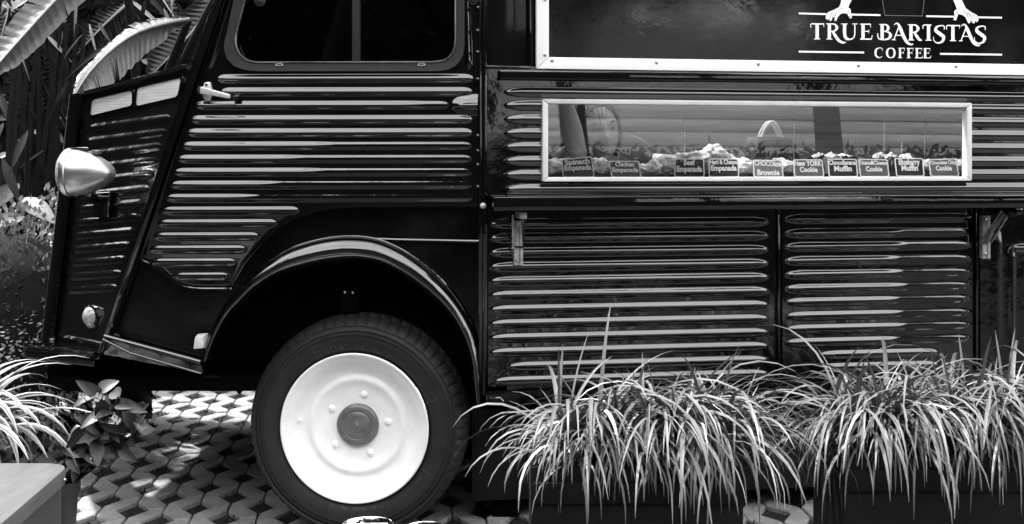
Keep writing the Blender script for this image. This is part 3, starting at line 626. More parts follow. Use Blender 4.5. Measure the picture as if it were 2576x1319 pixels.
arc_text('MICHELIN  X', 113, 74, .228, .026); arc_text('17 R 400 XC A', -66, -106, .228, .021); arc_text('RADIAL', -36, -48, .232, .014)
for a in (118, 68, 20, -30, -66, -110, -145, 170):
    er = Vector((math.cos(R(a)), 0, math.sin(R(a)))); MB().tube([wc + er * .222 + Vector((0, .005, 0)), wc + er * .24 + Vector((0, -.0015, 0)), wc + er * .26 + Vector((0, -.0035, 0))], .0009, 5).build('mould_line', 'tyre_letter', wh)
MB().tube([wc + Vector((0, .06, 0)), wc + Vector((0, 1.3, 0))], .05, 16).build('axle', 'under', wh)

wh.matrix_basis = Matrix.Translation(wc) @ Matrix.Rotation(R(-5), 4, 'Z') @ Matrix.Translation(-wc)     # steered a little
# ------------------------------------------------------------------ load body
zt = 2.3; ztop_g = buv(1300, 176)[1]
post = MB()
slab('corner_post', BP(1203, -300, .012), BP(1212, -300, .012), BP(1213, 1020, .012), BP(1204, 1020, .012), (0, .05, 0), 'paint', V, bevel=.003)
slab('corner_post', BP(1214, -300, .004), BP(1226, -300, .004), BP(1226, 995, .004), BP(1214, 995, .004), (0, .05, 0), 'paint', V, bevel=.003)
for y in (20, 78, 132, 200, 342, 380, 415, 470): MB().lathe([(.006, 0), (.0055, .006), (.003, .010), (0, .011)], BP(1201, y, .008), axis=BN, seg=12).build('hinge_rivet', 'paint', V)
MB().lathe([(.009, 0), (.008, .008), (0, .012)], BP(1215, 518, .012), axis=BN, seg=14).build('post_bolt', 'steel_worn', V)
u0 = buv(1213, 400)[0]; u_end = 2.9
uW0, zWt = buv(1362, 250); uW1 = buv(2437, 300)[0]; zWb = buv(1362, 457)[1]
uL = buv(1277, 300)[0]; zs = lambda y, x=1277: buv(x, y)[1]
body_ribs = [(uL, zs(232), u_end + .2, zs(232), .0135, .0076, .07)]
for y in (265, 300, 335, 370, 405, 440): body_ribs.append((uL, zs(y), u_end + .2, zs(y), .0135, .0076, .07))
body_ribs.append((uL + .003, zs(476), u_end + .2, zs(476), .0135, .0076, .07))
zsh = buv(1300, 500)[1]; wh_hole = [(uW0 + .008, zWb + .008), (uW1 - .008, zWb + .008), (uW1 - .008, zWt - .008), (uW0 + .008, zWt - .008)]
wave = lambda U, Vv: .0010 * np.sin(U * 5.3 + .6) * np.sin(Vv * 17) + .0007 * np.sin(U * 11 + Vv * 9)
panel('upper_side_panel', [(u0 + .012, zsh), (u_end, zsh), (u_end, ztop_g + .01), (u0 + .012, ztop_g + .01)], [wh_hole], body_ribs, .007, .0026, place_body, 'paint', V, extra=wave)
# long rail under the hatch, recess at its side
slab('rain_rail', BP(1258, 176, .03), BW(u_end, zs(176, 1258), .03), BW(u_end, zs(199, 1258), .03), BP(1258, 199, .03), -BN * .05, 'paint', V, bevel=.004)
slab('recess_panel', BP(1226, -300, -.012), BP(1337, -300, -.012), BP(1337, 166, -.012), BP(1226, 166, -.012), -BN * .02, 'vinyl', V, bevel=.001)
slab('recess_ledge', BP(1224, 165, .012), BP(1336, 168, .012), BP(1336, 174, .012), BP(1224, 172, .012), -BN * .03, 'paint', V, bevel=.002)
slab('recess_edge', BP(1329, -300, .006), BP(1337, -300, .006), BP(1337, 168, .006), BP(1331, 168, .006), -BN * .03, 'paint', V, bevel=.002)
slab('header_panel', BP(1338, -300, -.02), BW(u_end, 1.95, -.02), BW(u_end, ztop_g - .02, -.02), BP(1338, 190, -.02), -BN * .02, 'paint_dull', V, bevel=0)
# hatch with white frame and lettering
HO = .018
uh0, zh0 = buv(1350, 173, HO); uh1 = 2.75; zh1 = 1.92; fw = buv(1381, 100, HO)[0] - uh0; fh = buv(1352, 143.5, HO)[1] - zh0
hatch = slab('hatch', BW(uh0 + fw * .5, zh1 - .02, HO - .006), BW(uh1 - .02, zh1 - .02, HO - .006), BW(uh1 - .02, zh0 + fh * .5, HO - .006), BW(uh0 + fw * .5, zh0 + fh * .5, HO - .006), -BN * .02, 'vinyl', V, bevel=0)
def fbar(a, b, c, d): return slab('frame_bar', *[BW(*q, HO) for q in (a, b, c, d)], -BN * .02, 'frame_white', hatch, bevel=.0015)
gp_ = .0008
fbar((uh0, zh0 + gp_), (uh0 + fw, zh0 + fh + gp_), (uh0 + fw, zh1 - fh), (uh0, zh1)); fbar((uh0 + gp_, zh0), (uh1 - gp_, zh0), (uh1 - fw, zh0 + fh), (uh0 + fw + gp_, zh0 + fh)); fbar((uh1, zh0 + gp_), (uh1, zh1), (uh1 - fw, zh1 - fh), (uh1 - fw, zh0 + fh + gp_)); fbar((uh0, zh1 + gp_), (uh0 + fw, zh1 - fh + gp_), (uh1 - fw, zh1 - fh + gp_), (uh1, zh1 + gp_))
for x, y in ((1371, 138), (1371, -1), (1389, 152), (1652, 157), (1908, 161), (2160, 164.5), (2405, 167)):
    MB().lathe([(.0055, 0), (.005, .002), (.003, .003), (.0025, .002), (0, .002)], BP(x, y, HO), axis=BN, seg=14).build('frame_screw', 'steel', hatch)
LC = lambda off: (lambda x, y: BP(1981 + x * .2197, y * .2197, off))
layer = [HO - .0045]
def nl(): layer[0] += .00006; return layer[0]
def word(items, em, nm, m):
    mb = MB()
    for ch, x0, yb in items:
        for pts, ws in GLY[ch]:
            pl = LC(nl()); stroke_mesh(mb, pts, ws, lambda gx, gy: pl(x0 + gx * em, yb - gy * em))
    return mb.build(nm, m, hatch, smooth=0)
word([('T', 275, 452), ('R', 461, 453), ('U', 627, 455), ('E', 843, 456), ('B', 1058, 460), ('A', 1216, 461), ('r', 1396, 464), ('I', 1560, 466), ('S', 1672, 475), ('T', 1830, 471), ('A', 1985, 473), ('S', 2141, 480)], 184, 'name_lettering', 'print_white')
word([('C', 994, 664), ('O', 1125, 665), ('F', 1275, 666), ('F', 1373, 667), ('E', 1468, 668), ('E', 1563, 669)], 116, 'name_lettering', 'print_white')
for a, b in (((128, 155), (445, 164)), ((728, 168), (1065, 175)), ((1587, 187), (1912, 193)), ((2180, 200), (2456, 204)), ((128, 593), (878, 603)), ((1747, 618), (2457, 628))):
    mb = MB(); stroke_mesh(mb, [a, b], [20, 20], LC(nl())); mb.build('print_line', 'print_white', hatch, smooth=0)
hl = [(625, -60), (760, -60), (738, 0), (705, 60), (697, 90), (722, 105), (728, 150), (738, 205), (715, 215), (700, 190), (685, 160), (640, 152), (600, 165), (575, 200), (557, 242), (538, 238), (543, 192), (520, 202), (500, 240), (480, 236), (486, 204), (465, 230), (438, 216), (440, 190), (455, 150), (480, 135), (530, 115), (590, 85), (610, 40)]
hr = [(1870, -60), (1975, -60), (2000, 10), (2040, 95), (2110, 145), (2170, 175), (2190, 230), (2166, 257), (2150, 236), (2142, 268), (2120, 266), (2100, 232), (2086, 270), (2066, 262), (2040, 200), (2000, 172), (1955, 162), (1946, 192), (1930, 234), (1900, 230), (1912, 190), (1908, 130), (1940, 105), (1920, 50)]
for q in (hl, hr):
    pl = LC(nl()); MB().poly([pl(*p) for p in q], -BN * .0002).build('printed_hand', 'print_white', hatch, smooth=0)
mb = MB()
for pts in ([(545, 190), (560, 150), (590, 130)], [(488, 200), (510, 150), (525, 138)], [(515, 205), (530, 165), (545, 145)], [(590, 118), (610, 98), (630, 98)], [(690, 160), (700, 120)], [(705, 205), (715, 190), (728, 190)], [(1950, 160), (1942, 125)], [(2010, 125), (2040, 140), (2065, 165)], [(2050, 165), (2075, 205)], [(2085, 165), (2115, 225)], [(2120, 165), (2150, 220)], [(2070, 150), (2100, 180)]):
    mb = MB(); stroke_mesh(mb, pts, [6, 4], LC(nl() + .0002)); mb.build('printed_crease', 'print_dark', hatch, smooth=0)
mb = MB(); stroke_mesh(mb, [(1078, -60), (1115, 178), (1545, 185), (1570, -60)], [4, 4], LC(nl()), smooth=False); mb.build('printed_cup', 'print_grey', hatch, smooth=0)
# display window
fo = .02
def WQ(a, b, c, d, m='frame_grey'): return slab('frame_bar', *[BW(*q, fo) for q in (a, b, c, d)], -BN * .032, m, dw, bevel=.003)
tL = buv(1376, 300)[0] - uW0; tT = zWt - buv(1375, 262)[1]; tB = buv(1375, 446)[1] - zWb
dw = slab('display_window', BW(uW0 + .004, zWt - .004, .002), BW(uW1 - .004, zWt - .004, .002), BW(uW1 - .004, zWb + .004, .002), BW(uW0 + .004, zWb + .004, .002), -BN * .004, 'glass_case', V, bevel=0)
dw.data.materials.append(MATS['glass_clear'])
for p_ in dw.data.polygons: p_.material_index = 0 if p_.normal.dot(BN) > .9 else 1
WQ((uW0, zWt), (uW1, zWt), (uW1 - tL, zWt - tT), (uW0 + tL, zWt - tT)); WQ((uW0 + tL, zWb + tB), (uW1 - tL, zWb + tB), (uW1, zWb), (uW0, zWb)); WQ((uW0, zWt - .001), (uW0 + tL, zWt - tT - .001), (uW0 + tL, zWb + tB + .001), (uW0, zWb + .001)); WQ((uW1 - tL, zWt - tT - .001), (uW1, zWt - .001), (uW1, zWb + .001), (uW1 - tL, zWb + tB + .001))
# counter shelf
SO = .13
zc1 = buv(1242, 496, SO)[1]; zc0 = buv(1242, 531, SO)[1]; uc0 = buv(1242, 510, SO)[0]
sh = MB().hexa([BW(uc0, zc1, SO), BW(u_end, zc1, SO), BW(u_end, zc0, SO), BW(uc0, zc0, SO)], [BW(uc0 + .01, zc1 + .002, -.01), BW(u_end, zc1 + .002, -.01), BW(u_end, zc0, -.01), BW(uc0 + .01, zc0, -.01)]).build('counter_shelf', 'paint', V, bevel=.0035)
slab('shelf_back_rail', BP(1276, 486, .012), BW(u_end, zs(486, 1276), .012), BW(u_end, zs(493, 1276), .012), BP(1276, 493, .012), -BN * .02, 'paint', V, bevel=.002)
# folding brackets
for xa, xb_, ya, yb, kind in ((1294, 1316, 556, 668, 0), (2472, 2492, 543, 651, 1)):
    br = slab('folding_bracket', BP(xa, ya, .02), BP(xb_, ya, .02), BP(xb_, yb, .02), BP(xa, yb, .02), -BN * .02, 'steel_worn', V, bevel=.0015)
    ym = ya + (yb - ya) * .57
    slab('bracket_hinge', BP(xa + 1, ym, .024), BP(xb_ - 1, ym, .024), BP(xb_ - 1, ym + 4, .024), BP(xa + 1, ym + 4, .024), -BN * .003, 'interior_dark', br, bevel=0)
    slab('bracket_fold', BP((xa + xb_) / 2 + 2, ya, .0225), BP((xa + xb_) / 2 + 4, ya, .0225), BP((xa + xb_) / 2 + 4, yb, .0225), BP((xa + xb_) / 2 + 2, yb, .0225), -BN * .003, 'steel', br, bevel=0)
    for yy in (ya + 9, ya + 62 if kind == 0 else ym - 6, yb - 12): MB().lathe([(.0055, 0), (.005, .003), (0, .004)], BP((xa + xb_) / 2 - 4, yy, .02), axis=BN, seg=12).build('bracket_screw', 'steel', br)
    if kind == 0:
        slab('bracket_clamp', BP(1308, 535, .1), BP(1326, 535, .1), BP(1326, 551, .1), BP(1308, 551, .1), -BN * .08, 'steel_worn', br, bevel=.002)
        slab('bracket_arm', BP(1311, 548, .085), BP(1322, 548, .085), BP(1318, 625, .03), BP(1315, 625, .03), -BN * .006, 'paint', br, bevel=.001)
        MB().tube([BP(1290, 540, .06), BP(1291, 625, .025)], .003, 6).build('bracket_rod', 'steel_worn', br)
    else:
        slab('bracket_arm', BP(2519, 528, .1), BP(2536, 546, .1), BP(2494, 611, .03), BP(2466, 612, .03), -BN * .006, 'paint', br, bevel=.001)
        for p, q in (((2465, 612), (2520, 530)), ((2494, 611), (2534, 547))): MB().tube([BP(*p, .033), BP(*q, .103)], .0016, 6).build('arm_edge', 'steel', br)
        slab('bracket_clamp', BP(2556, 521, .1), BP(2574, 521, .1), BP(2571, 542, .1), BP(2558, 542, .1), -BN * .08, 'paint', br, bevel=.002)
# lower side doors
def rows(ys, x, xl, xr, short={}):
    out = []
    for y in ys:
        a, b = short.get(y, (xl, xr)); z = buv(x, y)[1]; out.append((buv(a, y)[0], z, buv(b, y)[0], z, .0128, .0066, .06))
    return out
zl0 = buv(1300, 972)[1]; zl1 = buv(1300, 500)[1]
seam1, seam2 = buv(1947, 700)[0], buv(1968, 700)[0]; seam3, seam4 = buv(2446, 700)[0], buv(2466, 700)[0]
r1 = rows((564, 600, 636, 672, 708, 744, 780, 816, 852, 888, 924, 960), 1240, 1237, 1930, {924: (1281, 1930), 960: (1246, 1930)})
panel('lower_door', [(buv(1228, 700)[0], zl0), (seam1, zl0), (seam1, zl1), (buv(1228, 700)[0], zl1)], [], r1, .006, .0026, place_body, 'paint', V, extra=wave)
r2 = rows((552, 588, 622, 657, 692, 727, 761, 796, 829, 863, 896, 928), 1980, 1979, 2440, {896: (2063, 2358), 928: (2063, 2358)})
r2 = [q + (.5 + .02 * (i % 3), .42) if i < 10 else q for i, q in enumerate(r2)]
panel('lower_door', [(seam2, zl0), (seam3, zl0), (seam3, zl1), (seam2, zl1)], [], r2, .006, .0026, place_body, 'paint', V, extra=wave)
for a, b in ((seam1, seam2), (seam3, seam4)):
    slab('door_seam', BW(a + .002, zl1, -.006), BW(b - .002, zl1, -.006), BW(b - .002, zl0, -.006), BW(a + .002, zl0, -.006), -BN * .02, 'paint_dull', V, bevel=0)
    slab('seam_bead', BW((a + b) / 2 - .003, zl1, .004), BW((a + b) / 2 + .004, zl1, .004), BW((a + b) / 2 + .004, zl0, .004), BW((a + b) / 2 - .003, zl0, .004), -BN * .012, 'paint', V, bevel=.002)
e0 = buv(2545, 640)[0]; zr0, zr1 = zl0 + .06, buv(2545, 625)[1]
emb = [(e0, zr0, e0, zr1, .012, .008, .03), (e0, zr1, u_end - .05, zr1, .012, .008, .03), (e0 - .05, zr0, e0 - .05, zr1 + .06, .02, .005, .06)]
panel('rear_door', [(seam4, zl0), (u_end, zl0), (u_end, zl1), (seam4, zl1)], [], emb, .006, .006, place_body, 'paint_worn', V, extra=wave)
# sill below the doors
slab('sill', BP(1275, 970, .02), BW(u_end, zs(970, 1275), .02), BW(u_end, zs(984, 1275), .02), BP(1275, 984, .02), -BN * .04, 'paint', V, bevel=.0035)
slab('sill', BP(1226, 985, .004), BW(u_end, zs(985, 1226), .004), BW(u_end, zs(1020, 1226), .004), BP(1226, 1020, .004), -BN * .04, 'paint_worn', V, bevel=.003)
MB().tube([BP(1229, 1012, .014), BP(1230, 1001, .014), BP(1258, 1001, .014), BP(1266, 1010, .014)], .003, 6).build('sill_clip', 'paint', V)
# shell: roof with an added opening that lights the inside, far side, ends, floor
fz = .44
def pw(u, dep, z): return BW(u, z, -dep)
us0, us1 = uW0 - .1, uW0 + 1.3
def plate(nm, a, b, c, d, back, m='paint_dull'): return slab(nm, a, b, c, d, back, m, V, bevel=0)
up = Vector((0, 0, .02))
plate('roof', pw(0, -.02, zt), pw(us0, -.02, zt), pw(us0, 1.9, zt), pw(0, 1.9, zt), up); plate('roof', pw(us1, -.02, zt), pw(u_end, -.02, zt), pw(u_end, 1.9, zt), pw(us1, 1.9, zt), up)
plate('roof', pw(us0 + .001, -.02, zt), pw(us1 - .001, -.02, zt), pw(us1 - .001, .06, zt), pw(us0 + .001, .06, zt), up); plate('roof', pw(us0 + .001, 1.45, zt), pw(us1 - .001, 1.45, zt), pw(us1 - .001, 1.9, zt), pw(us0 + .001, 1.9, zt), up)
plate('far_side', pw(0, 1.9, fz), pw(u_end, 1.9, fz), pw(u_end, 1.9, zt - .002), pw(0, 1.9, zt - .002), -BN * .02)
plate('rear_end', pw(u_end + .002, 0, fz), pw(u_end + .002, 1.88, fz), pw(u_end + .002, 1.88, zt - .002), pw(u_end + .002, 0, zt - .002), BD * .02)
plate('top_side', pw(.0, -.001, 1.93), pw(u_end, -.001, 1.93), pw(u_end, -.001, zt - .002), pw(.0, -.001, zt - .002), -BN * .02)
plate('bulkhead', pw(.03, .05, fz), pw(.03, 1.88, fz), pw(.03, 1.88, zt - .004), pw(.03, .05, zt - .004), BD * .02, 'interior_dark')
plate('body_floor', pw(.05, .03, fz), pw(u_end, .03, fz), pw(u_end, 1.88, fz), pw(.05, 1.88, fz), -up * 2, 'under')
plate('cab_roof', P(690, -378, 0), P(1204, -378, 0), P(1204, -378, 0) + Vector((0, 1.9, .02)), P(690, -378, 0) + Vector((0, 1.9, .02)), Vector((0, 0, -.02)))
plate('cab_far_side', P(470, -370, 0) + Vector((0, 1.85, 0)), P(1200, -370, 0) + Vector((0, 1.85, 0)), P(1200, 850, 0) + Vector((0, 1.85, 0)), P(300, 850, 0) + Vector((0, 1.85, 0)), Vector((0, .02, 0)), 'interior_dark')  # closed and windowless so that no sky shows through the cab
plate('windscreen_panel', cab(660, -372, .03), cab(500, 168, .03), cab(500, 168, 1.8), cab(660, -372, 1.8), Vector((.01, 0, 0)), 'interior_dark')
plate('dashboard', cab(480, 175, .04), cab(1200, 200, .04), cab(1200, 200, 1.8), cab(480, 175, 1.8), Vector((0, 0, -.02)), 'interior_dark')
# ------------------------------------------------------------------ inside the display
back = plate('case_back_wall', pw(.06, 1.5, fz + .01), pw(u_end - .01, 1.5, fz + .01), pw(u_end - .01, 1.5, zt - .01), pw(.06, 1.5, zt - .01), -BN * .02, 'interior_wall')
zf = buv(1400, 447)[1] - .002
plate('case_floor', pw(uW0 - .05, .02, zf), pw(uW1 + .1, .02, zf), pw(uW1 + .1, .62, zf), pw(uW0 - .05, .62, zf), Vector((0, 0, -.025)), 'interior')
plate('counter_front', pw(uW0 - .05, .6, fz + .005), pw(uW1 + .1, .6, fz + .005), pw(uW1 + .1, .6, zf - .03), pw(uW0 - .05, .6, zf - .03), -BN * .02, 'interior')
for x in (1722, 1997, 2224, 2326):  # glass edges; the rightmost rod stands in for a mirrored pole
    u = buv(x, 350, -.3)[0]; MB().tube([pw(u, .3, zf), pw(u, .3, zWt + .02)], .0022, 6).build('case_rod', 'steel', V)
plate('reflection_board', pw(buv(2270, 380, -.35)[0], .35, zf + .001), pw(buv(2420, 380, -.35)[0], .35, zf + .001), pw(buv(2420, 380, -.35)[0], .35, buv(2300, 357, -.35)[1]), pw(buv(2270, 380, -.35)[0], .35, buv(2300, 357, -.35)[1]), -BN * .01, 'interior')  # board standing in for a box mirrored in the glass
# price tags
TC = [[(1412, 401), (1489, 393), (1496, 446), (1416, 446)], [(1532, 405), (1608, 405), (1614, 446), (1538, 446)], [(1697, 399), (1771, 399), (1773, 446), (1696, 446)], [(1783, 399), (1857, 399), (1860, 446), (1783, 446)], [(1894, 402), (1967, 403), (1972, 446), (1896, 446)], [(1995, 401), (2069, 401), (2074, 445), (1998, 445)], [(2082, 400), (2155, 400), (2159, 445), (2085, 445)], [(2159, 400), (2233, 401), (2238, 445), (2164, 445)], [(2250, 398), (2322, 398), (2326, 444), (2255, 444)], [(2335, 401), (2405, 399), (2414, 444), (2341, 444)]]
TL = [((.8, .28, .2), (.86, .26, .5)), ((.62, .26, .2), (.86, .27, .54)), ((.38, .3, .2), (.84, .3, .55)), ((.92, .24, .18), (.86, .28, .5)), ((.9, .3, .2), (.74, .32, .72)), ((.92, .3, .22), (.6, .28, .58)), ((.92, .24, .2), (.6, .3, .53)), ((.9, .22, .2), (.56, .28, .55)), ((.74, .32, .2), (.58, .3, .53)), ((.92, .2, .2), (.56, .27, .52))]
TS = [1, 2, 0, 0, 3, 2, 0, 2, 0, 2]
for i, q in enumerate(TC):
    q = [np.array(p, float) for p in q]; off = -.035 - .004 * (i % 2)
    def T(s, t, o=0., q=q, off=off):
        p = (q[0] * (1 - s) + q[1] * s) * (1 - t) + (q[3] * (1 - s) + q[2] * s) * t; w_ = BP(p[0], p[1], off + o)
        return w_
    base = T(.5, 1)
    root = empty('price_tag', base, 'small %s tag reading %s in white letters, standing behind the glass' % ('black' if TS[i] == 0 else 'grey', ' '.join(TAG_TEXT[i])), 'price tag', 'price tags in the display window')
    rr_ = [(s, t) for s, t in rrect(0, 0, 1, 1, .09, 4)]
    MB().poly([T(s, t) for s, t in rr_], -BN * .003).build('plate', 'slate%d' % TS[i], root, smooth=0)
    rin = [(s, t) for s, t in rrect(.035, .055, .965, .96, .07, 4)]
    MB().ring([T(s, t, .0012) for s, t in rr_], [T(s, t, .0012) for s, t in rin], -BN * .001).build('border', 'print_white', root, smooth=0)
    for ln in (0, 1):
        wd, hh, yc = TL[i][ln]; vs, fs = text_shape(TAG_TEXT[i][ln], .04); x0, x1 = vs[:, 0].min(), vs[:, 0].max(); sx = wd / (x1 - x0); sy = hh / .72
        sl_ = .14 if i == 4 else 0
        out = [tuple(T(.5 - wd / 2 + (x - x0) * sx + (.0), yc + hh / 2 - y * sy + sl_ * ((x - x0) * sx - .5) * (0 if ln else .4), .0009)) for x, y in vs]
        MB().add(out, fs).build('lettering', 'print_white', root, smooth=0, fix=False)
# trays and pastries
def blob(name, c, size, m, label, cat, seed, group, twist=0, ridges=0, parent=None):
    r = random.Random(seed); mb = MB(); n, k = 22, 32; vs = []
    for i in range(n + 1):
        th = math.pi * i / n
        for j in range(k):
            ph = 2 * math.pi * j / k; d = Vector((math.sin(th) * math.cos(ph), math.sin(th) * math.sin(ph), math.cos(th)))
            nz = 1 + .3 * noise.noise(d * 1.8 + Vector((seed * 3.1, 0, 0))) + .22 * noise.noise(d * 4 + Vector((0, seed, 0))) - .2 * abs(noise.noise(d * 7 + Vector((seed, 0, 0)))) + ridges * math.sin(j * 1.8 + i) * .5 * (1 - abs(d.z))
            v = Vector((d.x * size[0], d.y * size[1], max(d.z, -.55) * size[2])) * nz
            # crescent: the ends of the fold turn back
            v.y += twist * (d.x ** 2) * size[1]; vs.append(Vector(c) + Matrix.Rotation(r.uniform(-.0, .0) + seed, 3, 'Z') @ v if not twist else Vector(c) + v)
    fs = [(i * k + j, i * k + (j + 1) % k, (i + 1) * k + (j + 1) % k, (i + 1) * k + j) for i in range(n) for j in range(k)]
    zmin = min(v.z for v in vs); dz = c[2] - zmin; vs = [v + Vector((0, 0, dz)) for v in vs]
    o = mb.add(vs, fs).build(name, m, parent, smooth=180); return tag(o, label, cat, group)
def on(px, dep, dz=0.): 
    u = buv(px, 420, -dep)[0]; return pw(u, dep, zf + .014 + dz)
for (xa, xb_, nm, lb) in ((1378, 1515, 'tray', 'dark serving tray holding the spinach empanadas'), (1530, 1660, 'tray', 'dark serving tray holding the chicken empanadas'), (1668, 1885, 'tray', 'long dark serving tray heaped with beef and ham empanadas'), (1892, 1990, 'tray', 'dark serving tray holding chocolate brownies'), (1996, 2160, 'tray', 'dark serving tray holding wrapped muffins and cookies'), (2166, 2425, 'tray', 'dark serving tray at the right end of the display')):
    ua, ub = buv(xa, 440, -.06)[0], buv(xb_, 440, -.06)[0]
    MB().hexa([pw(ua, .06, zf + .001), pw(ub, .06, zf + .001), pw(ub, .2, zf + .001), pw(ua, .2, zf + .001)], [pw(ua, .06, zf + .012), pw(ub, .06, zf + .012), pw(ub, .2, zf + .012), pw(ua, .2, zf + .012)]).build(nm, 'tray', None, bevel=.002)
    tag(C.objects[-1], lb, 'tray', 'serving trays in the display window')
EMP = [(1388, .1, 0, .05, .026, 'empanada on the tray between the window frame and the spinach tag'), (1425, .13, 0, .05, .028, 'empanada behind the spinach empanada tag'), (1462, .11, .0, .05, .026, 'empanada half hidden by the spinach empanada tag'), (1508, .1, 0, .045, .028, 'empanada between the spinach and chicken tags'),
       (1622, .09, 0, .035, .018, 'small folded pastry just right of the chicken empanada tag'), (1648, .1, 0, .03, .026, 'small upright pastry between the chicken and beef tags'), (1690, .1, 0, .05, .034, 'empanada lying at the edge of the heap by the beef tag'), (1722, .13, 0, .06, .04, 'empanada in the heap behind the beef tag'), (1748, .1, .03, .055, .022, 'empanada on top of the heap behind the beef tag'), (1775, .14, .0, .055, .04, 'empanada between the beef and the ham tags'), (1796, .11, .038, .05, .028, 'tilted empanada crowning the heap above the ham and cheese tag'), (1828, .13, 0, .05, .036, 'empanada behind the ham and cheese tag'), (1866, .1, 0, .05, .03, 'empanada at the foot of the heap by the brownie tag')]
for i, (px, dep, dz, sx, sz, lb) in enumerate(EMP): blob('empanada', on(px, dep, dz - .002), (sx, .03, sz), 'pastry', 'pale crimped ' + lb, 'empanada', i + 1, 'empanadas in the display window', twist=.7, ridges=.12)
blob('brownie', on(1982, .1), (.026, .03, .024), 'cookie', 'crumbly pale brownie between the brownie and New York tags', 'brownie', 31, 'sweets in the display window', ridges=.1)
blob('brownie', on(1960, .14), (.03, .03, .028), 'cookie', 'brownie half hidden by the brownie tag', 'brownie', 32, 'sweets in the display window', ridges=.1)
for i, (px, dep, lb) in enumerate(((2060, .12, 'muffin in crumpled paper behind the New York cookie tag'), (2090, .1, 'muffin in crumpled paper between the New York and ChocoBanana tags'), (2125, .12, 'pale muffin topping the ChocoBanana tag'), (2210, .13, 'muffin in dark paper behind the Guava cookie tag'), (2240, .1, 'muffin in dark paper between the Guava and Blueberry tags'), (2275, .12, 'muffin behind the Blueberry muffin tag'))):
    c = on(px, dep); root = empty('muffin', c, lb, 'muffin', 'muffins in the display window')
    b_ = blob('cake', c + Vector((0, 0, .018)), (.026, .026, .026), 'pastry' if i in (2, 5) else 'cookie', None, None, 40 + i, None, ridges=.08, parent=root)
    cup = MB(); k = 22
    vs = []
    for hh, rr_ in ((0, .018), (.02, .022), (.046, .033)):
        for j in range(k): a = 2 * math.pi * j / k; q = rr_ * (1.12 if j % 2 else .9); vs.append(c + Vector((q * math.cos(a), q * math.sin(a), hh + (random.uniform(-.004, .012) if hh > .04 else 0))))
    fs = [(r_ * k + j, r_ * k + (j + 1) % k, (r_ + 1) * k + (j + 1) % k, (r_ + 1) * k + j) for r_ in range(2) for j in range(k)]
    cup.add(vs, fs).build('paper_cup', 'wrapper' if i != 1 else 'board', root, smooth=0)
for i, (px, lb) in enumerate(((2332, 'cookie between the Blueberry and Chocolate Chip tags'), (2370, 'cookie behind the Chocolate Chip tag'), (2415, 'cookie between the Chocolate Chip tag and the window frame'))): blob('cookie', on(px, .1), (.03, .03, .026), 'cookie', 'rough pale ' + lb, 'cookie', 50 + i, 'sweets in the display window')
# bag with white handles
bc = pw(buv(1938, 400, -.5)[0], .5, zf)
root = empty('carrying_bag', bc, 'dark pleated bag with white carrying handles inside the display window', 'bag')
mb = MB(); n, k = 10, 40; vs = []
for i in range(n + 1):
    t = i / n; rx = .105 * (1 - .35 * t ** 2.2); ry = .06 * (1 - .3 * t)
    for j in range(k): a = 2 * math.pi * j / k; q = 1 + .07 * math.sin(j * 1.7) * (1 - .3 * t) + .03 * math.sin(j * 4.1); vs.append(bc + Vector((rx * q * math.cos(a) * abs(math.cos(a)) ** -.25 if abs(math.cos(a)) > .01 else 0, ry * q * math.sin(a), .135 * t)))
mb.add(vs, [(i * k + j, i * k + (j + 1) % k, (i + 1) * k + (j + 1) % k, (i + 1) * k + j) for i in range(n) for j in range(k)] + [tuple(n * k + j for j in range(k)), tuple(reversed(range(k)))]).build('bag_body', 'bag', root, smooth=60)
for yy in (-.02, .03): MB().tube([bc + Vector(p) + Vector((0, yy, 0)) for p in catmull([(-.035, 0, .13), (-.02, 0, .165), (0, 0, .186), (.02, 0, .17), (.036, 0, .13)], 5)], .0055, 8, flat=.5).build('carry_handle', 'handle_white', root)

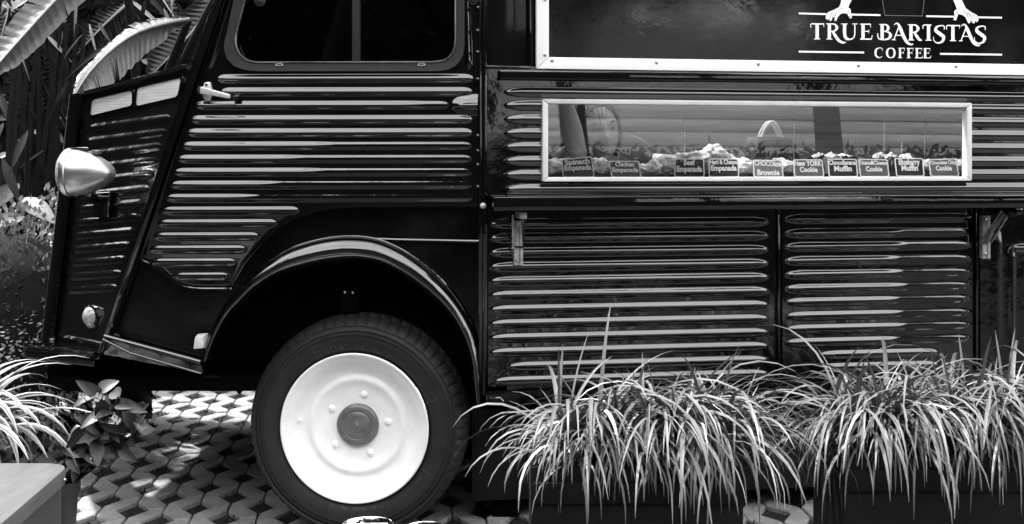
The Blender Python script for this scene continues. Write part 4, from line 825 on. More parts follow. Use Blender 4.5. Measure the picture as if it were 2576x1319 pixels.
# ------------------------------------------------------------------ the person inside
hy_ = .5; hc = P(1506, 332, hy_); 
per = empty('person', (hc.x + .1, 1.15, fz), 'person bent low beside a raised forearm, peering out through the display window', 'person')
def head_mesh(mb):
    n, k = 56, 72; b = len(mb.v); tilt = Matrix.Rotation(R(-8), 3, 'Y') @ Matrix.Rotation(R(9), 3, 'Z') @ Matrix.Rotation(R(-3), 3, 'X')
    G = lambda x, z, cx, cz, sx, sz: math.exp(-((x - cx) / sx) ** 2 - ((z - cz) / sz) ** 2)
    for i in range(n + 1):
        th = math.pi * i / n
        for j in range(k):
            ph = 2 * math.pi * j / k; x = math.sin(th) * math.sin(ph); y = -math.sin(th) * math.cos(ph); z = math.cos(th)
            jaw = 1 - .42 * max(0, -z - .05) ** 1.15 - .06 * max(0, z); X = x * .067 * jaw; Z = z * .112; Yy = y * .092 * (1 - .12 * max(0, -z)) + (.012 if y > 0 else 0)
            if y < 0 and abs(x) < .95:
                f = 0
                f += .020 * G(X, Z, 0, -.03, .010, .013) + .010 * G(X, Z, 0, -.008, .008, .02)          # nose
                f += .006 * G(X, Z, .012, -.034, .006, .006) + .006 * G(X, Z, -.012, -.034, .006, .006)
                f -= .012 * G(X, Z, .031, .002, .016, .010) + .012 * G(X, Z, -.031, .002, .016, .010)    # eye sockets
                f += .005 * G(X, Z, .03, .02, .02, .007) + .005 * G(X, Z, -.03, .02, .02, .007)          # brows
                f += .006 * G(X, Z, .04, -.03, .018, .018) + .006 * G(X, Z, -.04, -.03, .018, .018)      # cheeks
                f += .007 * G(X, Z, 0, -.06, .017, .005) + .007 * G(X, Z, 0, -.071, .015, .005) - .004 * G(X, Z, 0, -.0655, .02, .0022) - .004 * G(X, Z, 0, -.082, .015, .005)
                f += .010 * G(X, Z, 0, -.098, .018, .012)                                                 # chin
                Yy -= f
            mb.v.append(tuple(hc + tilt @ Vector((X, Yy, Z))))
    mb.f += [(b + i * k + j, b + i * k + (j + 1) % k, b + (i + 1) * k + (j + 1) % k, b + (i + 1) * k + j) for i in range(n) for j in range(k)]
    return tilt
mb = MB(); tilt = head_mesh(mb)
L_ = lambda *q: hc + tilt @ Vector(q)
neck0 = hc + Vector((.01, .05, -.06)); chest = hc + Vector((.09, .27, -.12)); belly = hc + Vector((.12, .5, -.1)); pelv = hc + Vector((.14, .68, -.14))
mb.tube([neck0, neck0 + Vector((.02, .07, -.03)), chest], [.05, .052, .075], 16)
mb.tube([hc + Vector((.06, .16, -.13)), chest, belly, pelv, pelv + Vector((0, .06, -.05))], [.06, .135, .125, .145, .1], 20, flat=.75)
elbow = P(1452, 397, .25) + Vector((0, 0, .018)); wrist = P(1421, 264, .27); shl = hc + Vector((-.1, .1, -.1))
fore = [elbow + Vector((-.008, .01, -.012)), elbow, elbow.lerp(wrist, .25), elbow.lerp(wrist, .5), elbow.lerp(wrist, .8), wrist, wrist + Vector((.0, .0, .03))]
mb.tube([shl + Vector((.06, .06, 0)), shl, shl.lerp(elbow, .5), elbow + Vector((-.004, .02, 0))], [.06, .055, .045, .036], 16)
mb.tube(fore, [.018, .028, .033, .034, .03, .025, .024], 16)
# hand: palm resting against the head, five bent fingers
palm = wrist + Vector((.012, .0, .065)); mb.tube([wrist, wrist.lerp(palm, .5), palm + Vector((.008, 0, .02))], [.026, .036, .034], 14, flat=.45)
for i, (dx, ln) in enumerate(((-.026, .058), (-.009, .072), (.009, .076), (.026, .068))):
    p0 = palm + Vector((dx + .01, 0, .02)); mb.tube([p0, p0 + Vector((dx * .2 + .014, -.004, ln * .5)), p0 + Vector((dx * .25 + .034, .004, ln * .85)), p0 + Vector((dx * .25 + .05, .014, ln))], [.0095, .009, .008, .0065], 8)
p0 = wrist + Vector((.03, -.006, .03)); mb.tube([wrist + Vector((.012, 0, .012)), p0, p0 + Vector((.022, -.006, .026)), p0 + Vector((.03, -.004, .05))], [.014, .012, .0105, .008], 8)
# other arm to the counter, and legs to the floor
shr = hc + Vector((.24, .22, -.12)); el2 = hc + Vector((.33, .2, -.3)); h2 = hc + Vector((.22, .2, -.42))
mb.tube([shr + Vector((-.1, .05, 0)), shr, shr.lerp(el2, .5), el2], [.06, .055, .045, .036], 14); mb.tube([el2, el2.lerp(h2, .4), h2], [.036, .038, .026], 14); mb.tube([h2, h2 + Vector((-.05, -.01, -.006)), h2 + Vector((-.085, -.02, -.012))], [.024, .036, .02], 12, flat=.45)
for i in range(4): p0 = h2 + Vector((-.08, -.045 + .02 * i, -.01)); mb.tube([p0, p0 + Vector((-.03, -.004, .004)), p0 + Vector((-.055, -.005, -.01))], [.0095, .009, .007], 8)
p0 = h2 + Vector((-.03, -.035, -.006)); mb.tube([p0, p0 + Vector((-.02, -.025, 0)), p0 + Vector((-.045, -.035, -.006))], [.012, .0105, .008], 8)
for s in (-1, 1):
    hip = pelv + Vector((.08 * s, .03, -.03)); knee = Vector((hip.x, hip.y - .06, fz + .42)); ank = Vector((hip.x, hip.y + .04, fz + .06))
    mb.tube([hip, hip.lerp(knee, .5), knee, knee.lerp(ank, .4), ank], [.085, .075, .055, .055, .036], 14); mb.tube([ank + Vector((0, .05, -.02)), ank + Vector((0, -.05, -.03)), ank + Vector((0, -.15, -.04))], [.034, .036, .02], 12)
bo = mb.build('body', 'skin', per, smooth=180)
md = bo.modifiers.new('remesh', 'REMESH'); md.mode = 'VOXEL'; md.voxel_size = .0035; md.use_smooth_shade = True
for s in (-1, 1):
    e = L_(.030 * s, -.0695, .0015); MB().lathe([(0, -.011), (.006, -.009), (.0095, -.004), (.0105, 0), (.0095, .004), (.006, .009), (0, .011)], e, seg=16).build('eye', 'eye', per, smooth=180)
    MB().lathe([(0, -.0115), (.0035, -.011), (.005, -.0098)], e + tilt @ Vector((.001, -.0004, .0)), seg=14).build('iris', 'iris', per, smooth=180)
    MB().tube([L_((.031 + q * .014) * s, -.087 + abs(q) * .005 + (.006 if q > 0 else 0), .018 + .004 * (1 - q * q)) for q in (-1, -.5, 0, .5, 1)], [.0015, .0032, .0036, .003, .0012], 8).build('eyebrow', 'hair', per)
MB().tube([L_(q * .02, -.0965 + q * q * .012, -.0605 + .001 * (1 - q * q)) for q in (-1, -.6, -.25, 0, .25, .6, 1)], [.001, .003, .0042, .0038, .0042, .003, .001], 8).build('lip', 'lips', per)
MB().tube([L_(q * .018, -.0955 + q * q * .012, -.0705 - .0015 * (1 - q * q)) for q in (-1, -.5, 0, .5, 1)], [.001, .0036, .0046, .0036, .001], 8).build('lip', 'lips', per)
hm = MB(); n, k = 26, 48
for i in range(n + 1):
    th = math.pi * i / n
    for j in range(k):
        ph = 2 * math.pi * j / k; x = math.sin(th) * math.sin(ph); y = -math.sin(th) * math.cos(ph); z = math.cos(th); q = 1.1 + .025 * math.sin(j * 5.3)
        hm.v.append(tuple(L_(x * .070 * q, y * .092 * q + .012, z * .112 * q + .006)))
for i in range(n):
    for j in range(k):
        th = math.pi * (i + .5) / n; ph = 2 * math.pi * (j + .5) / k; y = -math.sin(th) * math.cos(ph); z = math.cos(th); x = abs(math.sin(th) * math.sin(ph))
        if y < -.05 and z < .56 - .9 * x ** 3 and x < .7: continue
        if z < -.75: continue
        hm.f.append((i * k + j, i * k + (j + 1) % k, (i + 1) * k + (j + 1) % k, (i + 1) * k + j))
ho = hm.build('hair', 'hair', per, smooth=180); sm_ = ho.modifiers.new('solid', 'SOLIDIFY'); sm_.thickness = .006
fr = MB()
for i in range(9):
    x = -.055 + .11 * i / 8 + random.uniform(-.002, .002); d = random.uniform(.028, .05) * (1 - .25 * math.cos(i)); fr.tube([L_(x * .8, -.07, .10), L_(x, -.094 + x * x * 6, .075), L_(x * 1.05 + random.uniform(-.004, .004), -.1 + x * x * 9, .075 - d)], [.002, .0018, .0006], 5)
fr.build('fringe', 'hair', per)
sh_ = MB(); sh_.tube([neck0 + Vector((.02, .08, -.035)), hc + Vector((.06, .16, -.12)), chest, belly, pelv], [.064, .115, .148, .138, .152], 24, flat=.8, cap=False); sh_.tube([shl + Vector((.06, .06, 0)), shl, shl.lerp(elbow, .3)], [.072, .068, .06], 16, cap=False); sh_.build('shirt', 'shirt', per, smooth=180)
# ------------------------------------------------------------------ black box under the body, planters, pots, stools
bx0 = P(1187, 1028, .2); bx1 = P(1187, 1283, .2)
MB().hexa([(bx0.x, .2, bx0.z), (1.5, .2 + 1.5 * .162, bx0.z), (1.5, .2 + 1.5 * .162, .035), (bx0.x, .2, .035)], [(bx0.x, .9, bx0.z), (1.5, 1.1, bx0.z), (1.5, 1.1, .035), (bx0.x, .9, .035)]).build('skirt_box', 'planter', None, bevel=.004)
sb = C.objects[-1]; root = empty('storage_box', (.6, .6, 0), 'long matt black storage box under the truck behind the planters', 'storage box')
sb.parent = root; sb.matrix_parent_inverse = Matrix.Translation(-root.location); sb.name = 'box_body'
for x in (bx0.x + .1, 1.3): box('box_foot', (x, .5, .003), (.08, .5, .062), 'under', root)
def planter(x0, x1, y0, y1, h, label):
    root = empty('planter', ((x0 + x1) / 2, (y0 + y1) / 2, 0), label, 'planter', 'black planters along the truck')
    t = .018; cx, cy = (x0 + x1) / 2, (y0 + y1) / 2
    for nm, c, s in (('front_board', (cx, y0 + t / 2, (h + GZ) / 2), (x1 - x0, t, h - GZ)), ('back_board', (cx, y1 - t / 2, (h + GZ) / 2), (x1 - x0, t, h - GZ)), ('end_board', (x0 + t / 2, cy, (h + GZ) / 2), (t, y1 - y0 - 2 * t - .001, h - GZ - .002)), ('end_board', (x1 - t / 2, cy, (h + GZ) / 2), (t, y1 - y0 - 2 * t - .001, h - GZ - .002))): box(nm, c, s, 'planter', root, bevel=.003)
    MB().box((cx, cy, h - .05), (x1 - x0 - 2 * t - .002, y1 - y0 - 2 * t - .002, .03)).build('potting_soil', 'soil', root, bevel=0)
    for z in (.055, h - .06): box('batten', (cx, y0 - .006, z), (x1 - x0 - .01, .01, .05), 'planter', root, bevel=.002)
    return root
planter(.045, .555, -.56, -.25, .33, 'black wooden planter of strap-leaf grass nearer the white wheel')
planter(.80, 1.42, -.56, -.25, .36, 'black wooden planter of strap-leaf grass beneath the rear lower door')
# arching leaves
def blade_geo(base, az, el, L, droop, wd, n=9, fold=.25, twist=0., attr=None, power=1.4):
    p = Vector(base); vs = []; e0 = el; side = Vector((-math.sin(az), math.cos(az), 0)); step = L / n
    for i in range(n + 1):
        t = i / n; e = max(e0 - droop * t ** power, R(-86)); d = Vector((math.cos(az) * math.cos(e), math.sin(az) * math.cos(e), math.sin(e))); up_ = side.cross(d) * -1
        if up_.z < 0 and e > 0: up_ = -up_
        w_ = wd * min(1, .45 + t * 4) * (1 - t ** 3.2) ** .8 + .0006; tw = twist * t; s2 = side * math.cos(tw) + up_ * math.sin(tw)
        vs += [p - s2 * w_ / 2 + up_ * fold * w_ * .5, p, p + s2 * w_ / 2 + up_ * fold * w_ * .5]; p = p + d * step
    fs = []
    for i in range(n): a = i * 3; fs += [(a, a + 1, a + 4, a + 3), (a + 1, a + 2, a + 5, a + 4)]
    return vs, fs, p
def clump(cx, cy, cz, label, n_big, n_small, spread, seed, group, extra=[]):
    r = random.Random(seed); root = empty('strap_leaf_grass', (cx, cy, cz), label, 'grass plant', group); small = MB(); dry = MB()
    for i in range(n_big + n_small):
        big = i < n_big; az = r.uniform(0, 2 * math.pi) if i % 2 else r.gauss(-math.pi / 2, .9); rad = r.uniform(0, .05)
        base = (cx + r.uniform(-spread, spread), cy + r.uniform(-.06, .08), cz + r.uniform(-.01, .02)); el = R(r.triangular(30, 88, 72)); L = r.uniform(.3, .52) if big else r.uniform(.2, .42); dr = R(r.uniform(115, 180)); wd = r.uniform(.0075, .0125) if big else r.uniform(.005, .0095)
        if r.random() < .12: el = R(r.uniform(60, 85)); dr = R(r.uniform(25, 70)); L *= .75
        if cx < .3 and math.cos(az) < -.2: L *= .74
        vs, fs, tip = blade_geo(base, az, el, L, dr, wd, 10, .3, r.uniform(-.7, .7))
        lowz = min(v[2] for v in vs)
        if lowz < -.02:
            sc_ = max(.4, (cz + .018) / (cz - lowz)); vs = [Vector((v[0], v[1], cz + (v[2] - cz) * sc_ if v[2] < cz else v[2])) for v in vs]
        if big:
            MB().add(vs, fs).build('leaf', 'blade' if r.random() > .06 else 'blade_dry', root, smooth=180, fix=False)
        else: (small if r.random() > .08 else dry).add(vs, fs)
    for (bx, by, az, el, L, dr, wd) in extra:
        vs, fs, _ = blade_geo((cx + bx, cy + by, cz), az, R(el), L, R(dr), wd, 10, .3); MB().add(vs, fs).build('leaf', 'blade', root, smooth=180, fix=False)
    tag(small.build('short_leaves', 'blade', root, smooth=180, fix=False), kind='stuff')
    tag(dry.build('dry_leaves', 'blade_dry', root, smooth=180, fix=False), kind='stuff')
GG = 'grass plants in the planters'
clump(.235, -.41, .29, 'arching strap-leaf grass at the wheel end of its planter, with one tall upright leaf', 140, 430, .12, 1, GG, [(-.02, -.02, R(70), 84, .43, 30, .011), (-.08, -.05, R(200), 55, .32, 140, .009), (-.08, -.05, R(210), 45, .3, 125, .010), (-.05, 0, R(30), 70, .42, 70, .010)])
clump(.45, -.41, .29, 'arching strap-leaf grass in the left planter, away from the wheel', 140, 430, .12, 2, GG, [(.05, 0, R(0), 55, .5, 125, .010), (.0, .02, R(160), 75, .36, 90, .008)])
clump(.93, -.40, .32, 'arching strap-leaf grass at the near end of the planter below the rear lower door', 120, 400, .12, 3, GG, [(-.06, 0, R(180), 40, .48, 120, .009), (-.02, .02, R(40), 65, .36, 60, .009)])
clump(1.26, -.40, .325, 'arching strap-leaf grass at the far end of the planter below the rear lower door', 160, 460, .17, 4, GG, [(0, .03, R(60), 72, .36, 45, .007), (-.1, .02, R(90), 86, .3, 20, .009), (.0, .02, R(90), 84, .31, 20, .008)])
# stepping block of pale stone by the planter
# wooden stool
zt_ = .44; Yb = -.955; c0 = Vector((-.905, Yb, zt_))
root = empty('wooden_stool', (-1.13, -1.2, 0), 'pale wooden box stool with a rounded corner beside the potted plants', 'stool')
top = [(-.903, -1.02), (-.907, -.998), (-.916, -.978), (-.932, -.964), (-.955, -.957), (-1.35, -.957), (-1.35, -1.46), (-.868, -1.46)]
MB().poly([Vector((x, y, zt_)) for x, y in top], (0, 0, -.034)).build('seat', 'wood', root, bevel=.006)
low = [(x + (.006 if x < -1.2 else -.006), y + (-.006 if y > -1.2 else .006)) for x, y in top]
MB().poly([Vector((x, y, zt_ - .036)) for x, y in low], (0, 0, -.46)).build('box_side', 'wood_dark', root, bevel=.003)
for y in (-1.02, -1.3): MB().lathe([(.005, 0), (.004, .002), (0, .0025)], (-.900 + (-.985 - y) * .09 * 0 + .0, y, zt_ - .02), axis=(1, 0, 0), seg=10).build('screw', 'steel', root)
# steel cups on a low round table
tb = empty('low_table', (-.17, -1.24, 0), 'low round wooden side table under the steel cups', 'side table')
MB().lathe([(.0, .275), (.2, .275), (.21, .28), (.21, .296), (.204, .3), (0, .3)], (-.17, -1.24, 0), axis=(0, 0, 1), seg=48).build('table_top', 'wood', tb)
for k in range(3): a = R(90 + 120 * k); MB().tube([(-.17 + .13 * math.cos(a), -1.24 + .13 * math.sin(a), .276), (-.17 + .17 * math.cos(a), -1.24 + .17 * math.sin(a), -.06)], [.018, .014], 10).build('leg', 'wood_dark', tb)
for cx, y_, r_, zr, lb in ((925, -1.22, .0485, .391, 'wide polished steel cup with a bright rim in front of the white wheel'), (1070, -1.25, .0375, .394, 'narrow polished steel cup with a bright rim between wheel and planter')):
    X = (cx - PCX) * (y_ - CAMY) / FOC; root = empty('steel_cup', (X, y_, .3), lb, 'cup', 'steel cups on the low table')
    H_ = zr - .3
    MB().lathe([(r_ * .8, 0), (r_ * .9, H_ * .5), (r_ * .97, H_ * .95)], (X, y_, .3), axis=(0, 0, 1), seg=48, cap0=True).build('cup_wall', 'steel', root, smooth=60)
    MB().lathe([(r_ * .97, H_ * .95), (r_, H_ * .98), (r_, H_), (r_ * .97, H_ + .001), (r_ * .95, H_), (r_ * .9, H_ * .85), (r_ * .88, H_ * .72), (r_ * .6, H_ * .7), (0, H_ * .7)], (X, y_, .3), axis=(0, 0, 1), seg=48).build('cup_rim', 'chrome', root, smooth=50)

# ------------------------------------------------------------------ potted plants at the left
def pot(cx, cy, r_, h, label):
    root = empty('plant_pot', (cx, cy, 0), label, 'pot', 'dark pots beside the stool')
    MB().lathe([(r_ * .7, GZ), (r_ * .95, h * .9), (r_ * 1.02, h * .9), (r_ * 1.02, h), (r_ * .93, h), (r_ * .9, h * .88)], (cx, cy, 0), axis=(0, 0, 1), seg=40, cap0=True).build('pot_wall', 'pot', root, smooth=40)
    MB().lathe([(r_ * .91, h * .9), (0, h * .92)], (cx, cy, 0), axis=(0, 0, 1), seg=24).build('potting_soil', 'soil', root)
pot(-1.41, -.40, .13, .31, 'dark round pot holding the white-edged strap plant')
pot(-1.155, -.45, .075, .27, 'dark round pot holding the small flowering succulent')
def striped(vs5_n, base, az, el, L, droop, wd, root, power=1.4):
    n = 12; p = Vector(base); side = Vector((-math.sin(az), math.cos(az), 0)); vs = []; at = []
    for i in range(n + 1):
        t = i / n; e = max(el - droop * t ** power, R(-85)); d = Vector((math.cos(az) * math.cos(e), math.sin(az) * math.cos(e), math.sin(e))); up_ = d.cross(side)
        if up_.z < 0 and e > R(-20): up_ = -up_
        w_ = wd * min(1, .5 + t * 3) * (1 - t ** 2.6) ** .9 + .0006
        for q, lift in ((-.5, .3), (-.42, .25), (0, 0), (.42, .25), (.5, .3)): vs.append(p + side * w_ * q + up_ * w_ * lift * .5); at.append(1.0 if abs(q) > .4 else (.3 if abs(q) > .3 else 0))
        p = p + d * L / n
    fs = [(i * 5 + j, i * 5 + j + 1, i * 5 + j + 6, i * 5 + j + 5) for i in range(n) for j in range(4)]
    me = bpy.data.meshes.new('leaf'); me.from_pydata([tuple(v) for v in vs], [], fs); a = me.attributes.new('edge', 'FLOAT', 'POINT'); a.data.foreach_set('value', at); me.shade_smooth(); return link('leaf', me, 'stripe', root)
sp = empty('white_edged_strap_plant', (-1.41, -.40, .28), 'strap-leaved plant with white leaf edges arching out beside the bumper', 'plant')
r = random.Random(5)
for i in range(46):
    az = r.uniform(-1.9, 1.5); striped(5, (-1.41 + r.uniform(-.03, .03), -.42 + r.uniform(-.04, .04), .28 + r.uniform(0, .03)), az, R(r.uniform(48, 84)), r.uniform(.28, .46), R(r.uniform(95, 160)), r.uniform(.02, .036), sp)
for az, el, L, dr, wd in ((R(-25), 70, .42, 130, .034), (R(-15), 62, .44, 125, .03), (R(-40), 72, .46, 135, .034), (R(-80), 85, .5, 160, .04), (R(-60), 76, .46, 140, .03), (R(10), 66, .4, 110, .028), (R(-100), 86, .5, 150, .036)): striped(5, (-1.41, -.42, .29), az, R(el), L, R(dr), wd, sp)
# low flowering succulent with paddle leaves
eu = empty('flowering_succulent', (-1.155, -.45, .245), 'dark paddle-leaved succulent with tiny pale flowers in front of the bumper', 'plant')
def paddle(root, p, d, nrm, L, wd, m, name='leaf', tipw=.62, curl=.25, n=7, pw_=.75):
    d = Vector(d).normalized(); s = d.cross(Vector(nrm)).normalized(); u_ = s.cross(d); vs = []
    for i in range(n + 1):
        t = i / n; w_ = wd * (math.sin(math.pi * min(1, t ** tipw * .97 + .03)) ** pw_) * .5 + .0008; c = Vector(p) + d * L * t + u_ * (-curl * L * t * t)
        vs += [c - s * w_ + u_ * w_ * .3, c, c + s * w_ + u_ * w_ * .3]
    fs = []
    for i in range(n): a = i * 3; fs += [(a, a + 1, a + 4, a + 3), (a + 1, a + 2, a + 5, a + 4)]
    return MB().add(vs, fs).build(name, m, root, smooth=180, fix=False)
tips = []
stems = [((228, 1170), (215, 1090), (262, 1040)), ((228, 1170), (262, 1090), (250, 985)), ((230, 1170), (285, 1110), (330, 1040)), ((228, 1170), (240, 1110), (300, 1000)), ((232, 1170), (290, 1130), (352, 1068))]
for i, st in enumerate(stems):
    pts = [P(x, y, -.47 + (i % 3 - 1) * .06 * k / 2) for k, (x, y) in enumerate(st)]; pts[0] = Vector((-1.155 + .008 * i, -.45, .245)); pts = [Vector(q) for q in catmull(pts, 5)]
    MB().tube(pts, [.008 - .003 * k / len(pts) for k in range(len(pts))], 8).build('stem', 'stem', eu); tips.append(pts)
r = random.Random(9)
for pts in tips:
    for k in range(17):
        j = r.randint(3, len(pts) - 1); p = pts[j]; a = r.uniform(0, 6.28); el = R(r.uniform(-45, 60)); d = (math.cos(a) * math.cos(el), math.sin(a) * math.cos(el), math.sin(el)); paddle(eu, p, d, (r.uniform(-.6, .6), -1, r.uniform(.2, 1.0)), r.uniform(.05, .085), r.uniform(.024, .038), 'euphorbia')
for x, y in ((291, 1062), (283, 1057), (297, 1056), (289, 1050), (205, 995), (249, 995), (257, 1000), (244, 1003)):
    p = P(x, y, -.56); fl = MB()
    for k in range(2):
        a = R(90 * k + r.uniform(0, 60)); q = Vector((math.cos(a), 0, math.sin(a))); t_ = Vector((-math.sin(a), 0, math.cos(a)))
        for s in (-1, 1): fl.add([p + q * s * .001, p + q * s * .005 + t_ * .0045 + Vector((0, -.001, 0)), p + q * s * .009 + Vector((0, -.002, 0)), p + q * s * .005 - t_ * .0045 + Vector((0, -.001, 0))], [(0, 1, 2, 3)])
    fl.build('flower', 'petal', eu, smooth=0, fix=False)
    MB().tube([p, p + Vector((.005, .06, -.04))], .0012, 5).build('flower_stalk', 'stem', eu)

# ------------------------------------------------------------------ garden behind the nose
def leaf_mass(name, pts, L, wd, m, parent=None, seed=0, up_bias=.5):
    g_ = np.random.default_rng(seed); pts = np.asarray(pts, float); n = len(pts); d = g_.normal(size=(n, 3)); d /= np.linalg.norm(d, axis=1)[:, None]; nn = g_.normal(size=(n, 3)); nn[:, 2] += up_bias * 2
    s = np.cross(d, nn); s /= np.maximum(np.linalg.norm(s, axis=1), 1e-6)[:, None]; k = g_.uniform(.6, 1.35, n)[:, None]; up_ = np.cross(s, d)
    a = pts; b = pts + d * L * k * .45 + s * wd * k / 2 + up_ * L * .06; c = pts + d * L * k; e = pts + d * L * k * .45 - s * wd * k / 2 + up_ * L * .06
    V_ = np.stack([a, b, c, e], 1).reshape(-1, 3); F_ = np.arange(n * 4).reshape(n, 4)
    me = bpy.data.meshes.new(name); me.from_pydata(V_.tolist(), [], F_.tolist()); me.shade_flat(); return link(name, me, m, parent)
def shell_pts(n, c, rad, seed, fill=.45):
    g_ = np.random.default_rng(seed); d = g_.normal(size=(n, 3)); d /= np.linalg.norm(d, axis=1)[:, None]; r_ = (fill + (1 - fill) * g_.uniform(size=n) ** .5)[:, None]
    lump = 1 + .22 * np.sin(d[:, :1] * 5 + seed) * np.sin(d[:, 1:2] * 4 + 2 * seed) + .16 * np.sin(d[:, 2:3] * 7 + seed); return np.array(c) + d * r_ * lump * np.array(rad)
def bush(name, c, rad, n, L, wd, m, label, cat, seed, group=None, core=True, stems=5):
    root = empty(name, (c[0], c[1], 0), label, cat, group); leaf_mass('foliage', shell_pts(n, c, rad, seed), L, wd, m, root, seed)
    rr = random.Random(seed)
    for k in range(stems): a = rr.uniform(0, 6.28); MB().tube([(c[0] + .04 * math.cos(a), c[1] + .04 * math.sin(a), -.06), (c[0] + rad[0] * .3 * math.cos(a), c[1] + rad[1] * .3 * math.sin(a), c[2]), (c[0] + rad[0] * .6 * math.cos(a), c[1] + rad[1] * .6 * math.sin(a), c[2] + rad[2] * .5)], [.012, .009, .004], 6).build('stem', 'stem', root)
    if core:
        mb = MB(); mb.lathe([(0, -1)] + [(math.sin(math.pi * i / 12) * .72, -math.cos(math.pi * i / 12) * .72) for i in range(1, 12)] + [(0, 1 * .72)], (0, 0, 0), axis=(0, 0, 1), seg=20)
        mb.v = [(c[0] + v[0] * rad[0], c[1] + v[1] * rad[1], c[2] + v[2] * rad[2]) for v in mb.v]; mb.build('dark_core', 'core', root, smooth=180)  # solid dark core added to block light through gaps between leaves
    return root
sbp = P(45, 740, .95)
bush('small_leaved_shrub', (sbp.x - .05, 1.0, .5), (.38, .3, .42), 7000, .022, .017, 'leaf_light', 'pale small-leaved shrub growing beside the front of the truck', 'shrub', 21)
for x, y in ((100, 640), (115, 655), (88, 660), (108, 668), (118, 646), (95, 650)): pass
# dark growth that closes the view
DK = [((-2.6, 3.0, 1.0), (.9, .7, 1.1)), ((-1.75, 2.9, .9), (.8, .6, 1.0)), ((-3.4, 2.4, 1.2), (.8, .8, 1.3)), ((-2.15, 3.3, 2.2), (.9, .6, .9)), ((-1.1, 3.4, 1.9), (.9, .6, 1.1)), ((-3.1, 3.3, 2.6), (.9, .7, .9)), ((-2.3, 1.95, .45), (.5, .4, .5))]
DL = ['dense dark shrub behind the banana stems', 'dark shrub right behind the truck nose', 'tall dark shrub at the garden corner left of the banana stems', 'high dark shrub rising above the banana leaves', 'high dark shrub showing above the bonnet', 'tallest dark shrub at the back of the garden', 'low dark shrub behind the pale small-leaved shrub']
DK = [((c[0] - .2, c[1] + .7, c[2]), q) for c, q in DK]
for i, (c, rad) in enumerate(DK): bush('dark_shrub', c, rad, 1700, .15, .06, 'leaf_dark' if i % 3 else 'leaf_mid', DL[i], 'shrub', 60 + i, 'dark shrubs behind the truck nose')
# hedge wall behind everything so that the garden has a back
def hedge(name, x0, x1, y0, y1, h, n, L, m, label, seed, cat='hedge'):
    root = empty(name, ((x0 + x1) / 2, (y0 + y1) / 2, 0), label, cat); g_ = np.random.default_rng(seed)
    f = g_.choice(3, n, p=[.42, .42, .16]); u_ = g_.uniform(x0, x1, n); z_ = g_.uniform(0, h, n); y_ = np.where(f == 0, y0, y1) + g_.normal(0, .06, n); top_ = f == 2; z_[top_] = h + g_.normal(.0, .05, top_.sum()); y_[top_] = g_.uniform(y0, y1, top_.sum())
    leaf_mass('foliage', np.stack([u_, y_, z_], 1), L, L * .5, m, root, seed); MB().box(((x0 + x1) / 2, (y0 + y1) / 2, h / 2 - .02), (x1 - x0, (y1 - y0) * .9, h - .06)).build('dark_core', 'core', root, bevel=0)  # the dark block inside is added to keep light out of the gaps
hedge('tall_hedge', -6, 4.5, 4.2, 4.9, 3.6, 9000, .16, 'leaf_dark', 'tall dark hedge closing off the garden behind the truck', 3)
# banana plants
def banana_leaf(root, mid, dep, wl, wr, m, seed, tears=.12, tilt=(.25, -.35), curl=.0, name='leaf', rag=.12):
    """mid: pixels along the midrib from base to tip; dep: depth at base and tip; wl / wr: half widths in pixels"""
    r = random.Random(seed); n = 44; M = np.array(resample(catmull(mid, 8), n + 1)); D = np.linspace(dep[0], dep[1], n + 1); T_ = np.gradient(M, axis=0); T_ /= np.linalg.norm(T_, axis=1)[:, None]; N_ = np.stack([-T_[:, 1], T_[:, 0]], 1)
    lf = MB().tube([P(*M[i], D[i] - .004) for i in range(0, n + 1, 4)], [.008 - .0065 * i / n for i in range(0, n + 1, 4)], 6).build(name, 'midrib', root)
    for sd, ww, tl in ((1, wl, tilt[0]), (-1, wr, tilt[1])):
        mb = MB(); open_ = 0
        W_ = np.interp(np.linspace(0, 1, n + 1), np.linspace(0, 1, len(ww)), ww); prev = None; shift = 0; drop = 0
        for i in range(n):
            if r.random() < tears: prev = None; gap = r.uniform(.15, .55); shift = r.uniform(-.08, .1); drop = r.uniform(0, .28)
            else: gap = 0
            row = []
            for e, j in ((0, i), (1, i + 1)):
                if e == 0 and prev is not None: row.append(prev); continue
                w_ = W_[j] * (1 + r.uniform(-rag, rag) * .5); c = []
                for q in (0, .25, .5, .75, 1):
                    lead = .45 * q * w_ + (gap * 20 * q * q if e == 0 else 0) + shift * 20 * q; px = M[j] + N_[j] * sd * w_ * q + T_[j] * lead; dd = D[j] + tl * (q * w_) * .0014 - .0 + .02 * math.sin(q * 2.2) + (.007 * math.sin(math.pi * q) if j % 2 else 0) + r.uniform(-.002, .002); c.append(tuple(P(px[0], px[1] + (curl * .6 + (drop if curl else drop * .3)) * (q ** 2) * w_, dd)))
                row.append(c); prev = c if e else prev
            b = len(mb.v); mb.v += row[0] + row[1]; mb.f += [(b + q, b + q + 1, b + 5 + q + 1, b + 5 + q) for q in range(4)]
        mb.build('leaf_half', m, lf, smooth=180, fix=False)
    return lf
bp_ = empty('banana_plant', (P(330, 400, 1.7).x, 1.7, -.06), 'banana plant with two broad torn leaves hanging over the bonnet', 'banana plant')
banana_leaf(bp_, [(300, -190), (232, -95), (140, 0), (70, 77), (0, 156), (-30, 195)], (1.5, .95), [20, 60, 62, 55, 50, 44, 10], [20, 52, 52, 50, 46, 40, 8], 'banana', 3, tears=.16, tilt=(-.5, .3))
banana_leaf(bp_, [(475, 48), (420, 58), (350, 80), (290, 118), (240, 165), (212, 200), (189, 238)], (1.35, .85), [6, 26, 34, 26, 20, 24, 6], [8, 30, 46, 50, 56, 40, 8], 'banana', 8, tears=.2, tilt=(.3, -.5), curl=.35)
